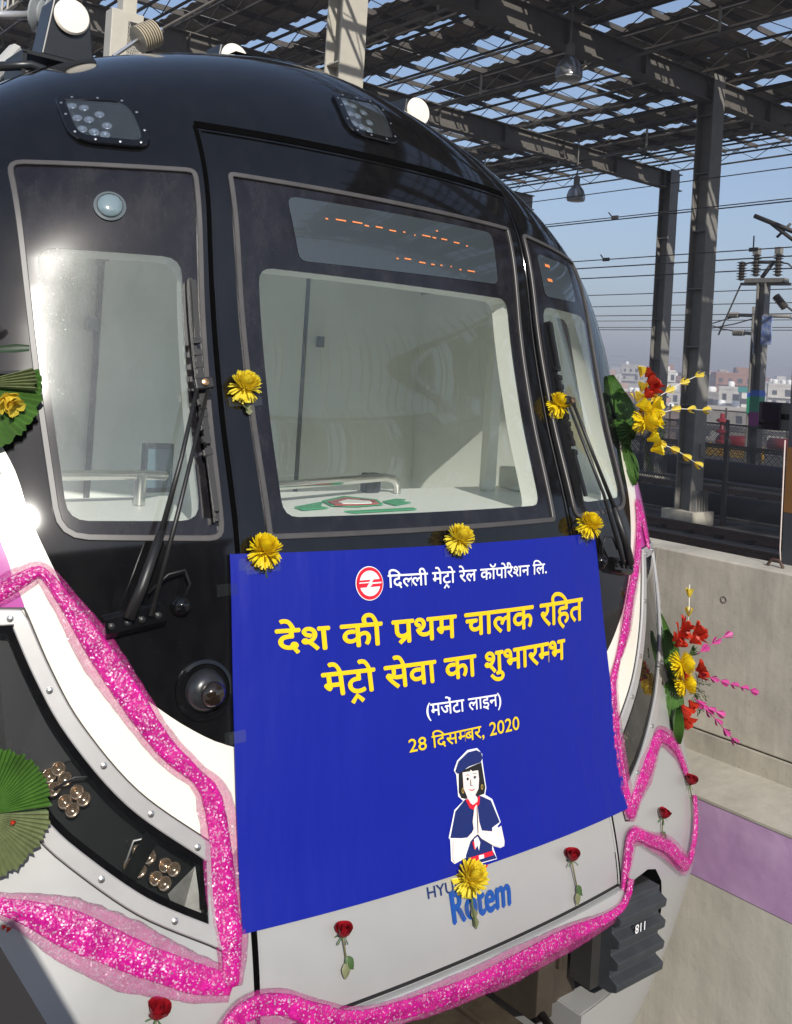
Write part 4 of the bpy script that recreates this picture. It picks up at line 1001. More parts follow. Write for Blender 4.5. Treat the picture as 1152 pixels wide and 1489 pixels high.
# ------------------------------------------------------------------ bouquets
redg = leafy('gladiolus_red', (.74, .05, .02), .35, 40); pinkg = leafy('gladiolus_pink', (.80, .10, .42), .3, 40); yelg = leafy('gladiolus_yellow', (.92, .72, .08), .2, 40)
palm = pmat('palm_leaf', (.065, .16, .025), .38, noise=.5, nscale=18, coat=.15); palmu = pmat('pale_palm', (.20, .235, .105), .5, noise=.45, nscale=30); whitestem = pmat('white_stem', (.75, .72, .62), .5); fern = pmat('fern_green', (.045, .085, .02), .55, noise=.3)
def fan_leaf(mb, c, n, d, R, a0, a1, pleats, depth_=.010, ragged=.06, seed=0, droop=0):
    """pleated fan-palm blade about c, facing n, centre line along d"""
    r = random.Random(seed); n = n.normalized(); d = (d-n*d.dot(n)).normalized(); s = n.cross(d); m = pleats*2; vs = [c]; fs = []
    for j, t in enumerate((.35, .7, 1.)):
        for k in range(m+1):
            a = a0+(a1-a0)*k/m; rr_ = R*t*(1+(r.uniform(-ragged, ragged*.6) if t == 1 else 0)); zig = (depth_ if k % 2 else -depth_)*t
            vs.append(c+(d*math.cos(a)+s*math.sin(a))*rr_+n*(zig-droop*t*t))
    for k in range(m): fs.append((0, 1+k, 2+k))
    for j in range(2):
        for k in range(m): b = 1+j*(m+1)+k; fs.append((b, b+m+1, b+m+2, b+1))
    return mb.add(vs, fs)
def spike(root, pts, mat, n, name='flower_spike', size=.02, stem=whitestem, seed=0):
    """thin stem with arrow-shaped florets strung along it"""
    pts = [Vector(p) for p in pts]; MB().tube(pts, .0018, 5).build('spike_stem', stem, root, smooth=True)
    mb = MB(); L = [0]
    for a, b in zip(pts, pts[1:]): L.append(L[-1]+(b-a).length)
    r = random.Random(seed)
    for k in range(n):
        t = L[-1]*(k+.5)/n
        for i in range(len(pts)-1):
            if L[i] <= t <= L[i+1]: break
        d = (pts[i+1]-pts[i]).normalized(); o = pts[i]+d*(t-L[i])
        for q in range(4):
            a = q*math.pi/2+r.random(); s = d.orthogonal().normalized(); s2 = d.cross(s); rd = s*math.cos(a)+s2*math.sin(a)
            petal(mb, o-d*size*.5, d*.85+rd*.42, rd, size*1.5, size*.62, -.25, .2)
    mb.build(name, mat, root, smooth=True)
def floret(mb, o, d, size, seed):
    size *= 1.2
    r = random.Random(seed); d = d.normalized(); s = d.orthogonal().normalized(); s2 = d.cross(s)
    for q in range(6):
        a = q*math.pi/3+r.random()*.5; rd = s*math.cos(a)+s2*math.sin(a); petal(mb, o, d*.75+rd*r.uniform(.3, .8), rd*-.6+d, size, size*.55, r.uniform(-.5, .3), .18)
def tri(pts): return [Vector(p) for p in pts]
def sprig(mb, o, d, L, n, seed):
    r = random.Random(seed); d = d.normalized()
    for k in range(n):
        t = k/n; c = o+d*L*t+Vector((0, 0, -.25*L*t*t)); s = Vector((r.uniform(-1, 1), r.uniform(-1, 1), r.uniform(-.8, .2))).normalized()
        petal(mb, c, (d+s*1.1), s.orthogonal(), .035*(1-.5*t), .0035, -.4, .1)
# right upper: yellow and red with yellow spikes, on the corner by the right window
def bx(u, v, Y): return at(u, v, Y=Y)
b1 = thing('bouquet', 'yellow bouquet with red gladioli, green palm fan and long yellow spikes beside the right window', 'bouquet', bx(915, 625, 2.7), 'bouquets fixed to the train corners')
Y1 = 2.62
def blade(mb, u0, v0, u1, v1, t0, t1, ha, pl=6, seed=0):
    a = at(u0, v0, t=t0); b = at(u1, v1, t=t1); n = ((-a).normalized()+Vector((.35, -.2, .25))).normalized(); d_ = b-a; s_ = n.cross(d_.normalized()); m = 9; W_ = d_.length*math.sin(ha)*1.25; vs = []; fs = []
    for j in range(m+1):
        t = j/m; wv = W_*(math.sin(math.pi*min(1, t*.92+.04))**.75+.03); c = a+d_*t+n*(-.10*d_.length*t*t+.012*math.sin(3*t+seed))
        for k in range(2*pl+1): x = (k-pl)/pl; vs.append(c+s_*wv*x+n*(.0035*(1 if k % 2 else -1)-.05*wv*x*x))
    q_ = 2*pl+1
    for j in range(m):
        for k in range(2*pl): fs.append((j*q_+k, j*q_+k+1, (j+1)*q_+k+1, (j+1)*q_+k))
    mb.add(vs, fs)
mb = MB()
for k, q in enumerate(((912, 655, 893, 542, 4.36, 4.40, .13), (918, 640, 906, 562, 4.34, 4.36, .17), (916, 625, 884, 622, 4.30, 4.30, .42), (914, 632, 893, 660, 4.30, 4.28, .40), (908, 640, 911, 728, 4.30, 4.22, .17), (912, 645, 924, 705, 4.28, 4.22, .16))): blade(mb, *q, seed=k)
mb.build('palm_fan', palm, b1)
for k, (u, v, s) in enumerate(((938, 608, .06), (933, 622, .05), (946, 592, .055), (931, 596, .05), (941, 640, .055), (946, 655, .05), (925, 590, .045), (948, 615, .045))):
    mb = MB(); floret(mb, bx(u, v, Y1-.03), Vector((.5, -.7, .3)), s, k); mb.build('yellow_floret', ypet, b1, smooth=True)
h = mum_mesh(21, .050); rr_ = Vector((.5, -.75, .25)).to_track_quat('Z', 'Y'); h.v = [tuple(bx(940, 612, Y1-.05)+rr_ @ Vector(q)) for q in h.v]; h.build('flower_head', ypet, b1, smooth=True)
for k, (u, v, s) in enumerate(((940, 560, .05), (945, 572, .05), (935, 580, .045), (930, 600, .04), (950, 565, .045), (938, 548, .04), (949, 606, .035))):
    mb = MB(); floret(mb, bx(u, v, Y1-.01), Vector((.4, -.5, .7)), s, 30+k); mb.build('red_floret', redg, b1, smooth=True)
for k, (u, v) in enumerate(((932, 548), (933, 570), (927, 585))):
    mb = MB(); floret(mb, bx(u, v, Y1), Vector((0, -.2, 1)), .04, 50+k); mb.build('yellow_bud', yelg, b1, smooth=True)
for k, pl in enumerate((((940, 588), (985, 560), (1025, 541)), ((945, 605), (985, 594), (1036, 597)), ((950, 640), (985, 655), (1022, 680)))):
    spike(b1, [bx(u, v, Y1-.02-.02*i) for i, (u, v) in enumerate(pl)], yelg, 4, size=.030, seed=k)
mb = MB()
for k in range(7): sprig(mb, bx(948, 612, Y1), Vector((.8, .1, random.uniform(-.5, .5))), .12, 14, k)
mb.build('fern_sprig', fern, b1)
mb = MB()
for k in range(6): petal(mb, bx(935, 635, Y1-.02), Vector((random.uniform(-.1, .35), -.2, -1)), Vector((.6, -.7, 0)), .15, .010, .2)
mb.build('long_leaf', leafg, b1, smooth=True)
# right lower: red and pink gladioli with two chrysanthemums
b2 = thing('bouquet', 'red bouquet with yellow chrysanthemums, palm leaf and pink spikes in front of the concrete wall', 'bouquet', bx(985, 980, 2.42), 'bouquets fixed to the train corners')
Y2 = 2.40
mb = MB()
for k, q in enumerate(((980, 1000, 961, 888, 4.10, 4.16, .13), (984, 985, 970, 915, 4.08, 4.10, .18), (980, 985, 976, 1062, 4.06, 4.0, .20), (975, 990, 965, 1040, 4.06, 4.02, .2), (984, 1030, 992, 1080, 4.0, 3.95, .15))): blade(mb, *q, seed=10+k)
mb.build('palm_fan', palm, b2)
for k, (u, v, R) in enumerate(((994, 966, .047), (998, 995, .043))):
    h = mum_mesh(31+k, R, False); rr_ = Vector((.55, -.75, .3)).to_track_quat('Z', 'Y'); o = bx(u, v, Y2-.07+.03*k); h.v = [tuple(o+rr_ @ Vector(q)) for q in h.v]; h.build('flower_head', ypet, b2, smooth=True)
for k, (u, v, s) in enumerate(((985, 925, .05), (981, 940, .045), (990, 915, .05), (1008, 922, .05), (1012, 930, .045), (1003, 935, .04), (986, 985, .04), (1012, 975, .045), (1015, 985, .04), (992, 1025, .05), (995, 1040, .05), (1002, 1018, .04), (983, 975, .035), (978, 932, .035))):
    mb = MB(); floret(mb, bx(u, v, Y2-.03), Vector((.3, -.6, .5 if v < 1000 else -.8)), s, 60+k); mb.build('red_floret', redg, b2, smooth=True)
spike(b2, [bx(997, 930, Y2), bx(1002, 895, Y2-.02), bx(1003, 850, Y2-.02)], yelg, 3, size=.026, seed=9)
for k, pl in enumerate((((1015, 950), (1045, 930), (1066, 921)), ((1012, 975), (1040, 988), (1102, 1007)), ((1010, 1015), (1040, 1045), (1073, 1083)), ((1015, 1022), (1035, 1032), (1052, 1040)))):
    spike(b2, [bx(u, v, Y2-.03-.02*i) for i, (u, v) in enumerate(pl)], pinkg, (3, 6, 5, 3)[k], size=.027, stem=pinkg, seed=20+k)
mb = MB()
for k in range(12): sprig(mb, bx(1005, 995, Y2), Vector((.7, 0, random.uniform(-1.2, .3))), .13, 14, 20+k)
fan_leaf(mb, bx(1000, 955, Y2), Vector((0, -1, .3)), Vector((1, 0, .35)), .075, -.35, .3, 5, .004, ragged=.3, seed=8); mb.build('fern_sprig', fern, b2)
mb = MB()
for k in range(5): petal(mb, bx(975+3*k, 1030, Y2-.01), Vector((.1+.05*k, -.1, -1)), Vector((.6, -.7, 0)), .10, .009, .2)
mb.build('long_leaf', leafg, b2, smooth=True)
# left pair: cut palm fans facing the camera, mostly out of the frame
b3 = thing('bouquet', 'dark green cut palm fan with a yellow gladiolus beside the left window', 'bouquet', PV(-1.30, -.12), 'bouquets fixed to the train corners')
q = hitpx(0, 600); o = PV(q[0]-.06, q[1]+.05, .05); n = NV(q[0], q[1]); rt = Vector(R_.tolist()); dn_ = Vector((-U_).tolist())
mb = MB(); fan_leaf(mb, o, n, rt*.9+dn_*.45, .185, -.75, .85, 16, .005, .04, 1, .01); mb.build('palm_fan', palm, b3)
mb = MB(); fan_leaf(mb, o+n*.02, n+dn_*.2, rt*.95-dn_*.15, .17, -.22, .16, 6, .006, .04, 2); mb.build('palm_blade', palmu, b3)
for k, (u, v) in enumerate(((8, 582), (14, 592), (2, 588))):
    mb = MB(); floret(mb, o+(at(u, v, t=1)*((o.length)/at(u, v, t=1).length)-o)*1.0+n*.05, rt*.6+dn_*.6+n*.4, .038, 80+k); mb.build('yellow_floret', yelg, b3, smooth=True)
mb = MB(); petal(mb, o+n*.03-dn_*.08, rt*.9-dn_*.1, n, .16, .022, -.2); petal(mb, o+n*.02-dn_*.17, rt*.7-dn_*.6, n, .10, .02, -.2); petal(mb, o+n*.02+dn_*.10, rt*.4+dn_*.9, n, .17, .05, -.1); mb.build('long_leaf', pmat('dark_leaf', (.02, .04, .015), .35), b3, smooth=True)
b4 = thing('bouquet', 'round olive green trimmed palm fan in front of the curved headlight at the left', 'bouquet', PV(-1.38, -1.15), 'bouquets fixed to the train corners')
q = hitpx(10, 1180); n = (NV(q[0], q[1])+Vector((.15, -.25, 0))).normalized(); o = at(-22, 1185, Y=float(P(q[0], q[1], .07)[1]))
mb = MB(); fan_leaf(mb, o, n, rt, .150, -1.75, -.04, 22, .005, .05, 5); mb.build('palm_fan', palmu, b4)
mb = MB(); fan_leaf(mb, o+n*.006, n, rt, .148, .02, 1.6, 20, .005, .05, 6); mb.build('palm_blade', palm, b4)
mb = MB(); fan_leaf(mb, o-n*.02, n, rt+dn_*.9, .150, -.5, .7, 12, .005, .05, 7); mb.build('palm_backing', leafg, b4)
for k, (u, v) in enumerate(((16, 1193), (3, 1345), (10, 1348))):
    mb = MB(); floret(mb, at(u, v, Y=o.y-.03), rt*.5+dn_*.7+n*.3, .010, 90+k); mb.build('red_floret', redg, b4, smooth=True)
# ------------------------------------------------------------------ the place
GZ = -2.78
conc = pmat('concrete_wall', (.52, .48, .395), .85, noise=.30, nscale=3.2, bump=.25, bscale=9)
conc2 = pmat('cast_concrete', (.60, .56, .465), .85, noise=.30, nscale=2.6, bump=.15, bscale=14, dark=(.42, .395, .33))
def streaky(m, k=.45):
    N, L = m.node_tree.nodes, m.node_tree.links; p = N['Principled BSDF']; src = p.inputs['Base Color'].links[0].from_socket; tc = N.new('ShaderNodeTexCoord'); mp = N.new('ShaderNodeMapping'); mp.inputs['Scale'].default_value = (1, 3.2, .28)
    n = N.new('ShaderNodeTexNoise'); n.inputs['Scale'].default_value = 2.4; n.inputs['Detail'].default_value = 9; n.inputs['Roughness'].default_value = .7; L.new(tc.outputs['Object'], mp.inputs[0]); L.new(mp.outputs[0], n.inputs[0])
    v = N.new('ShaderNodeTexNoise'); v.inputs['Scale'].default_value = 70; v.inputs['Detail'].default_value = 4; L.new(tc.outputs['Object'], v.inputs[0])
    r = N.new('ShaderNodeMapRange'); r.inputs[1].default_value = .35; r.inputs[2].default_value = .7; r.inputs[3].default_value = 1-k; r.inputs[4].default_value = 1.05; L.new(n.outputs[0], r.inputs[0])
    q = N.new('ShaderNodeMapRange'); q.inputs[1].default_value = .25; q.inputs[2].default_value = .4; q.inputs[3].default_value = .82; q.inputs[4].default_value = 1; L.new(v.outputs[0], q.inputs[0])
    mu = N.new('ShaderNodeMath'); mu.operation = 'MULTIPLY'; L.new(r.outputs[0], mu.inputs[0]); L.new(q.outputs[0], mu.inputs[1])
    x = N.new('ShaderNodeVectorMath'); x.operation = 'SCALE'; L.new(src, x.inputs[0]); L.new(mu.outputs[0], x.inputs['Scale']); L.new(x.outputs[0], p.inputs['Base Color'])
streaky(conc2, .2); streaky(conc, .2)
plaster = pmat('pale_plaster', (.64, .61, .51), .85, noise=.14, nscale=2.2, bump=.35, bscale=5)
ballast = pmat('track_concrete', (.16, .145, .125), .9, noise=.5, nscale=1.5, bump=.4, bscale=12)
dirt = pmat('city_ground', (.22, .19, .16), .95, noise=.4, nscale=.05)
steelg = pmat('grey_steelwork', (.22, .21, .19), .55, noise=.25, nscale=5)
beige = pmat('beige_steelwork', (.48, .45, .38), .5, noise=.12, nscale=4)
girdm = pmat('shaded_girder_steel', (.13, .12, .105), .55, noise=.3, nscale=5)  # darker copy of the steel, the girders' shade put into its colour
darkst = pmat('dark_steelwork', (.085, .075, .065), .6, noise=.4, nscale=5)
rust = pmat('rusty_rail', (.10, .055, .035), .55, noise=.5, nscale=12)
railtop = pmat('brown_rail', (.22, .13, .08), .4, noise=.4, nscale=9)
sheetm = pmat('roof_sheeting', (.36, .32, .27), .6, noise=.35, nscale=4)
cab_m = pmat('dark_cable', (.03, .032, .036), .6, noise=.4)
wire_m = pmat('wire', (.06, .055, .055), .5)
tag(MB().span((-3000, -3000, -20.2), (3000, 3000, -20)).build('ground', dirt), kind='structure')
tag(MB().span((4.2, -60, GZ-.9), (46, 170, GZ)).build('depot_deck', ballast), kind='structure')
tag(MB().span((-60, -60, -3.9), (4.2, 170, -3.45)).build('track_bed', ballast), kind='structure')
# --- platform wall with the painted band and the parapet behind it
streaky(plaster, .16)
X1 = 4.1; ZT_ = -1.852
pw = thing('platform_wall', 'low plastered platform wall with a purple painted band beside the train', 'wall', (X1+.25, 4, GZ))
wm, N, L, p = newmat('purple_band'); p.inputs['Roughness'].default_value = .8
tc = N.new('ShaderNodeTexCoord'); n1 = N.new('ShaderNodeTexNoise'); n1.inputs['Scale'].default_value = 5; n1.inputs['Detail'].default_value = 9; L.new(tc.outputs['Object'], n1.inputs[0])
r1 = N.new('ShaderNodeValToRGB'); r1.color_ramp.elements[0].position = .3; r1.color_ramp.elements[1].position = .75; r1.color_ramp.elements[0].color = (.42, .24, .45, 1); r1.color_ramp.elements[1].color = (.58, .38, .58, 1)
L.new(n1.outputs[0], r1.inputs[0]); L.new(r1.outputs[0], p.inputs['Base Color']); bp = N.new('ShaderNodeBump'); bp.inputs['Strength'].default_value = .3; bp.inputs['Distance'].default_value = .02; L.new(n1.outputs[0], bp.inputs['Height']); L.new(bp.outputs[0], p.inputs['Normal'])
MB().span((X1, -14, -3.45), (X1+.52, 30, ZT_-.365)).build('wall_base', plaster, pw)
MB().span((X1-.003, -14, ZT_-.365), (X1+.52, 30, ZT_-.012)).build('painted_band', wm, pw)
MB().span((X1-.006, -14, ZT_-.012), (X1+.60, 30, ZT_)).build('ledge', conc, pw)
X2 = 4.58
pp = thing('parapet_wall', 'tall bare cast concrete parapet wall with one round form-tie hole', 'wall', (X2+.15, 4, ZT_))
MB().span((X2, -14, ZT_), (X2+.3, 30, -1.745)).build('wall_kicker', conc, pp)
MB().span((X2+.012, -14, -1.738), (X2+.26, 30, -.842)).build('wall_panel', conc2, pp, bevel=.008)
MB().span((X2+.0105, 3.335, -1.738), (X2+.02, 3.341, -.846)).build('panel_joint', conc, pp); MB().span((X2+.0105, .9, -1.738), (X2+.02, .906, -.846)).build('panel_joint', conc, pp)
q = at(1053, 872, X=X2+.012); MB().lathe(q+Vector((.004, 0, 0)), (-1, 0, 0), [(.018, 0), (.018, .007), (.013, .007), (.012, .002)], 18).build('tie_hole', pmat('tie_rim', (.20, .18, .15), .8), pp)
q = at(1127, 836, X=X2+.12); ml = thing('lifting_loop', 'rusty steel lifting loop cast into the parapet top', 'hook', q)
MB().tube([q+Vector((0, .04, -.02)), q+Vector((0, .04, .05)), q+Vector((0, .02, .075)), q+Vector((0, -.02, .075)), q+Vector((0, -.04, .05)), q+Vector((0, -.04, -.02))], .008, 7).build('loop_bar', rust, ml, smooth=True)
a = at(1136, 838, X=X2+.14); b = at(1142, 640, X=X2+.14)
tag(MB().tube([a, a*.8+b*.2+Vector((0, .01, 0)), b], .0038, 6).build('cable', pmat('pale_cable', (.62, .52, .46), .5), smooth=True), 'thin pale cable hanging beside the dark post at the right', 'cable')
# dark post with brown band at the frame's right edge
q = at(1143, 700, X=X2+.26)
po = thing('wayside_post', 'dark blue-grey post with a brown painted band rising behind the parapet', 'post', (q.x+.1, q.y-.12, GZ))
pm = pmat('slate_paint', (.045, .05, .06), .5, noise=.2)
zb0, zb1 = at(1143, 745, X=X2+.26).z, at(1143, 650, X=X2+.26).z
MB().span((q.x, q.y-.26, GZ), (q.x+.24, q.y, zb0)).build('post_foot', pm, po); MB().span((q.x-.002, q.y-.262, zb0), (q.x+.242, q.y+.002, zb1)).build('brown_band', pmat('brown_paint', (.20, .10, .03), .5, noise=.2), po)
MB().span((q.x, q.y-.26, zb1), (q.x+.24, q.y, 3.5)).build('post_shaft', pm, po)
q2 = at(1126, 605, X=X2+.4)
sb = thing('signal_box', 'small black signal lamp box mounted beside the dark post', 'signal', q2)
MB().box(q2, (.10, .13, .15)).build('box_case', darkp, sb, bevel=.006); MB().box(q2+Vector((-.055, 0, -.03)), (.01, .11, .012)).build('box_ridge', wiperm, sb)
MB().beam(q2, q2+Vector((0.02, -.2, 0)), .03).build('box_arm', wiperm, sb)

# --- columns, girders and canopy
def hcol(x, y, ztop, label, mat=steelg, wd=.41, dp=.41):
    t = thing('steel_column', label, 'column', (x, y, GZ), 'canopy columns')
    mb = MB()
    mb.span((x-wd/2, y-dp/2, GZ+.3), (x+wd/2, y-dp/2+.03, ztop)); mb.span((x-wd/2, y+dp/2-.03, GZ+.3), (x+wd/2, y+dp/2, ztop)); mb.span((x-.02, y-dp/2+.03, GZ+.3), (x+.02, y+dp/2-.03, ztop))
    mb.build('column_shaft', mat, t)
    for k in range(7):
        z = GZ+1.3+k*1.25
        if z < ztop: MB().span((x-wd/2+.02, y-dp/2+.03, z), (x+wd/2-.02, y+dp/2-.03, z+.025)).build('stiffener', mat, t)
    MB().span((x-wd*.95, y-dp*.95, GZ), (x+wd*.95, y+dp*.95, GZ+.3)).build('column_footing', conc, t)
    mb = MB()
    for k in range(5): mb.prism([(x-wd/2+.02+k*.1, y-dp/2-.001, GZ+.3), (x-wd/2+.04+k*.1, y-dp/2-.001, GZ+.75), (x-wd/2+.06+k*.1, y-dp/2-.001, GZ+.3)], (0, -.12, 0))
    mb.build('base_rib', mat, t)
    return t
hcol(18.55, 12.75, 6.9, 'grey steel column rising just right of the train in front of the city')
hcol(25.7, 19.0, 6.9, 'farther slim grey steel column behind the red and yellow bouquet')
hcol(8.85, 12.75, 8.6, 'pale beige steel column standing above the dome of the train roof', beige, .46, .42)
hcol(28.6, 12.75, 6.9, 'grey steel column beyond the right edge of the view')
hcol(9.0, 31.6, 6.9, 'distant canopy column hidden low behind the train'); 
def girder(y, x0, x1, z0, label):
    t = thing('roof_girder', label, 'girder', ((x0+x1)/2, y, z0), 'canopy girders')
    mb = MB(); mb.span((x0, y-.02, z0+.03), (x1, y+.02, z0+.50)); mb.build('web_plate', girdm, t)
    mb = MB(); mb.span((x0, y-.13, z0), (x1, y+.13, z0+.03)); mb.build('bottom_flange', girdm, t); mb = MB(); mb.span((x0, y-.13, z0+.50), (x1, y+.13, z0+.525)); mb.build('top_flange', girdm, t)
    x = x0+.6
    while x < x1:
        MB().span((x, y-.126, z0+.031), (x+.02, y+.126, z0+.499)).build('stiffener_plate', girdm, t); x += 2.3
girder(12.75, 6.3, 30, 6.32, 'near deep roof girder running over the pale high-bay lamp to the big column')
girder(19.0, 6.3, 26.2, 6.32, 'second roof girder ending on the farther slim column')
girder(25.3, 6.3, 26.2, 6.32, 'third roof girder back over the train')
girder(31.6, 6.3, 26.2, 6.32, 'rearmost roof girder of the canopy'); girder(6.5, 6.3, 30, 6.32, 'roof girder over the near end of the canopy'); girder(.2, 6.3, 30, 6.32, 'roof girder behind the viewer above the platform'); girder(-6.1, 6.3, 30, 6.32, 'last roof girder behind the viewer')
def lattice(x, y0, y1, zb, zt, label, pitch=.62, mat=darkst):
    t = thing('lattice_joist', label, 'joist', (x, (y0+y1)/2, zb), 'lattice joists under the canopy roof')
    mb = MB(); mb.span((x-.026, y0, zt-.05), (x+.026, y1, zt)); mb.build('top_chord', mat, t); mb = MB(); mb.span((x-.022, y0, zb), (x+.022, y1, zb+.042)); mb.build('bottom_chord', mat, t)
    mb = MB(); y = y0; k = 0
    while y < y1-pitch:
        a, b = (zb+.05, zt-.05) if k % 2 else (zt-.05, zb+.05); mb.beam((x, y, a), (x, y+pitch, b), .016); y += pitch; k += 1
    mb.build('web_bars', mat, t)
side_words = ['nearest the train', 'over the near lamp', 'above the middle of the yard', 'toward the far side', 'at the outer canopy edge']
for i in range(21):
    x = 6.6+i*.98
    lattice(x, -9, 34, 6.98, 7.42, 'dark lattice joist with zigzag web bars under the patchy canopy roof')
rs = random.Random(12)
for k in range(40):
    y = -8.6+k*1.05
    tag(MB().span((6.2, y-.022, 7.43), (26.6, y+.022, 7.55)).build('roof_purlin', darkst), 'dark purlin crossing the joists under the patchy canopy roof', 'purlin', 'canopy purlins')
def sheet(x0, x1, y0, y1, z):
    mb = MB(); n = max(2, int((y1-y0)/.11)); vs = []; fs = []
    for i in range(n+1):
        y = y0+(y1-y0)*i/n; h = .035*(1 if i % 4 in (0, 1) else 0)
        vs += [(x0, y, z+h), (x1, y, z+h)]
    fs = [(2*i, 2*i+1, 2*i+3, 2*i+2) for i in range(n)]
    mb.add(vs, fs); o = mb.build('roof_sheet', sheetm); sd_ = o.modifiers.new('thick', 'SOLIDIFY'); sd_.thickness = .006
    tag(o, 'corrugated roof sheet lying on the canopy purlins', 'roof sheet', 'canopy roof sheets')
for i in range(14):
    x = 6.6+i*1.40
    pat = [(0, 1.42), None, (0, 1.42), (.0, .75), (.0, 1.42), (.35, 1.42), (0, .8), (0, 1.42), None, (0, 1.42), (0, .7), (.0, 1.42), (.3, 1.42), (0, .9)][i]
    y = -8.6
    while y < 33:
        l = rs.choice([4.74, 6.32, 7.9, 6.32])
        if pat and rs.random() < .82: sheet(x+pat[0], x+pat[1], y, min(y+l-.02, 33.5), 7.58+.02*(i % 2))
        elif pat is None and rs.random() < .22: sheet(x, x+rs.choice([.6, 1.4]), y, min(y+l*.6, 33.5), 7.58)
        y += l
# hanging conduits with drop rods
def conduit(x, z, y0, y1, label):
    t = thing('hanging_conduit', label, 'pipe', (x, (y0+y1)/2, z), 'conduits hung below the canopy')
    MB().tube([(x, y0, z), (x, y1, z)], .035, 8).build('pipe_run', steelg, t, smooth=True); y = y0+1
    while y < y1: MB().span((x-.02, y-.02, z), (x+.02, y+.02, 7.0)).build('drop_rod', beige, t); y += 3.1
conduit(11.4, 6.55, -6, 33, 'grey conduit on drop rods under the canopy, left of the near lamp'); conduit(15.4, 6.5, -6, 33, 'grey conduit on drop rods under the canopy, right of the near lamp'); conduit(21.5, 6.45, -6, 33, 'grey conduit on drop rods beyond the big column')
# high-bay lamps
def bay(u, v, Y, label, s):
    o = at(u, v, Y=Y); t = thing('high_bay_lamp', label, 'lamp', o, 'high-bay lamps under the canopy')
    MB().lathe(o, (0, 0, 1), [(.25*s, -.16*s), (.245*s, -.05*s), (.20*s, .08*s), (.12*s, .18*s), (.085*s, .22*s)], 24).build('lamp_reflector', pmat('spun_alloy', (.42, .42, .42), .3, metal=.8), t, smooth=rad(50))
    MB().lathe(o, (0, 0, 1), [(.085*s, .22*s), (.085*s, .42*s), (.05*s, .46*s)], 14).build('gear_box', steelg, t, smooth=rad(50)); MB().span((o.x-.012, o.y-.012, o.z+.45*s), (o.x+.012, o.y+.012, 7.0)).build('lamp_rod', steelg, t)
    MB().lathe(o, (0, 0, 1), [(.235*s, -.162*s), (.235*s, -.20*s), (.2*s, -.21*s)], 24).build('lamp_glass', pmat('lamp_glass', (.5, .5, .48), .15), t, smooth=rad(50))
bay(828, 99, 12.4, 'near bell-shaped high-bay lamp hanging below the near girder', 1.0); bay(838, 281, 18.8, 'farther bell-shaped high-bay lamp hanging by the second girder', 1.05)

# --- overhead wires: each strung along the line of the tracks
def wire(u, v, X, r=.014, sag=0., y0=-10, y1=150, lab='taut'):
    q = at(u, v, X=X); pts = [(X, y0+(y1-y0)*k/24, q.z-sag*math.sin(math.pi*k/24)) for k in range(25)]
    o = MB().tube(pts, r, 5).build('overhead_wire', wire_m, smooth=True)
    return tag(o, 'thin dark overhead wire strung above the tracks against the sky', 'wire', 'overhead wires above the tracks')
for v, X in ((243, 17.0), (288, 16.5), (292, 22.5), (359, 16.3), (372, 22.5), (390, 24), (420, 31), (440, 33), (456, 33.5), (480, 38), (476, 41), (465, 42)): wire(1152, v, X, .011 if X < 20 else .018)
def dropper(u, v, u2, v2, X, label):
    zw = at(1152, {16.5: 288, 16.3: 359}[X], X=X).z; a = at(u, v, X=X); b = at(u2, v2, X=X); a.z += zw-b.z if v < v2 else 0; b.z = zw; t = thing('wire_dropper', label, 'clamp', b, 'clamps on the overhead wires')
    MB().tube([a, a*.5+b*.5+Vector((0, 0, -.03)), b], .014, 5).build('dropper_tail', wire_m, t, smooth=True); MB().box(b, (.04, .16, .07)).build('clamp_body', wire_m, t)
dropper(886, 297, 895, 304, 16.5, 'black wire clamp with a curled tail high on the sky'); dropper(874, 363, 882, 370, 16.3, 'black wire clamp with a curled tail lower on the sky'); dropper(1097, 340, 1096, 360, 16.3, 'short dropper linking two wires right of the big column')
# cantilever at the right edge
a = at(1098, 314, X=21); b = at(1175, 345, X=21); t = thing('cantilever_arm', 'dark tubular cantilever arm reaching in from the right edge over the masts', 'cantilever', b)
MB().tube([a, b], .055, 8).build('arm_tube', wire_m, t, smooth=True); MB().tube([at(1122, 325, X=21), at(1175, 365, X=21)], .045, 8).build('stay_tube', wire_m, t, smooth=True); MB().tube([at(1130, 345, X=21), at(1150, 325, X=21)], .03, 6).build('clip_tube', wire_m, t, smooth=True)

# --- masts with insulators
def mast(u, vt, X, wd, label, bands, extra):
    q = at(u, vt, X=X); x, y, zt = q; t = thing('line_mast', label, 'mast', (x, y, GZ), 'line masts by the tracks')
    mb = MB(); mb.span((x-wd/2, y-wd/2, GZ), (x+wd/2, y-wd/2+.04, zt)); mb.span((x-wd/2, y+wd/2-.04, GZ), (x+wd/2, y+wd/2, zt)); z = GZ+.3
    mb.span((x-.02, y-wd/2+.04, GZ), (x+.02, y+wd/2-.04, zt)); mb.build('mast_shaft', steelg, t)
    for v0, v1, c in bands:
        z0 = at(u, v1, X=X).z; z1 = at(u, v0, X=X).z; MB().span((x-wd/2-.012, y-wd/2-.012, z0), (x+wd/2+.012, y+wd/2+.012, z1)).build('painted_band', pmat('band_paint', c, .5, noise=.15), t)
    return t, Vector((x, y, zt))
tA, top = mast(1111, 412, 30, .32, 'tall mast with insulators on its crossarm and green and magenta bands', [(568, 577, (.05, .16, .6)), (577, 600, (.04, .30, .16)), (600, 620, (.30, .03, .22))], True)
ins = pmat('brown_insulator', (.10, .085, .075), .25, noise=.3)
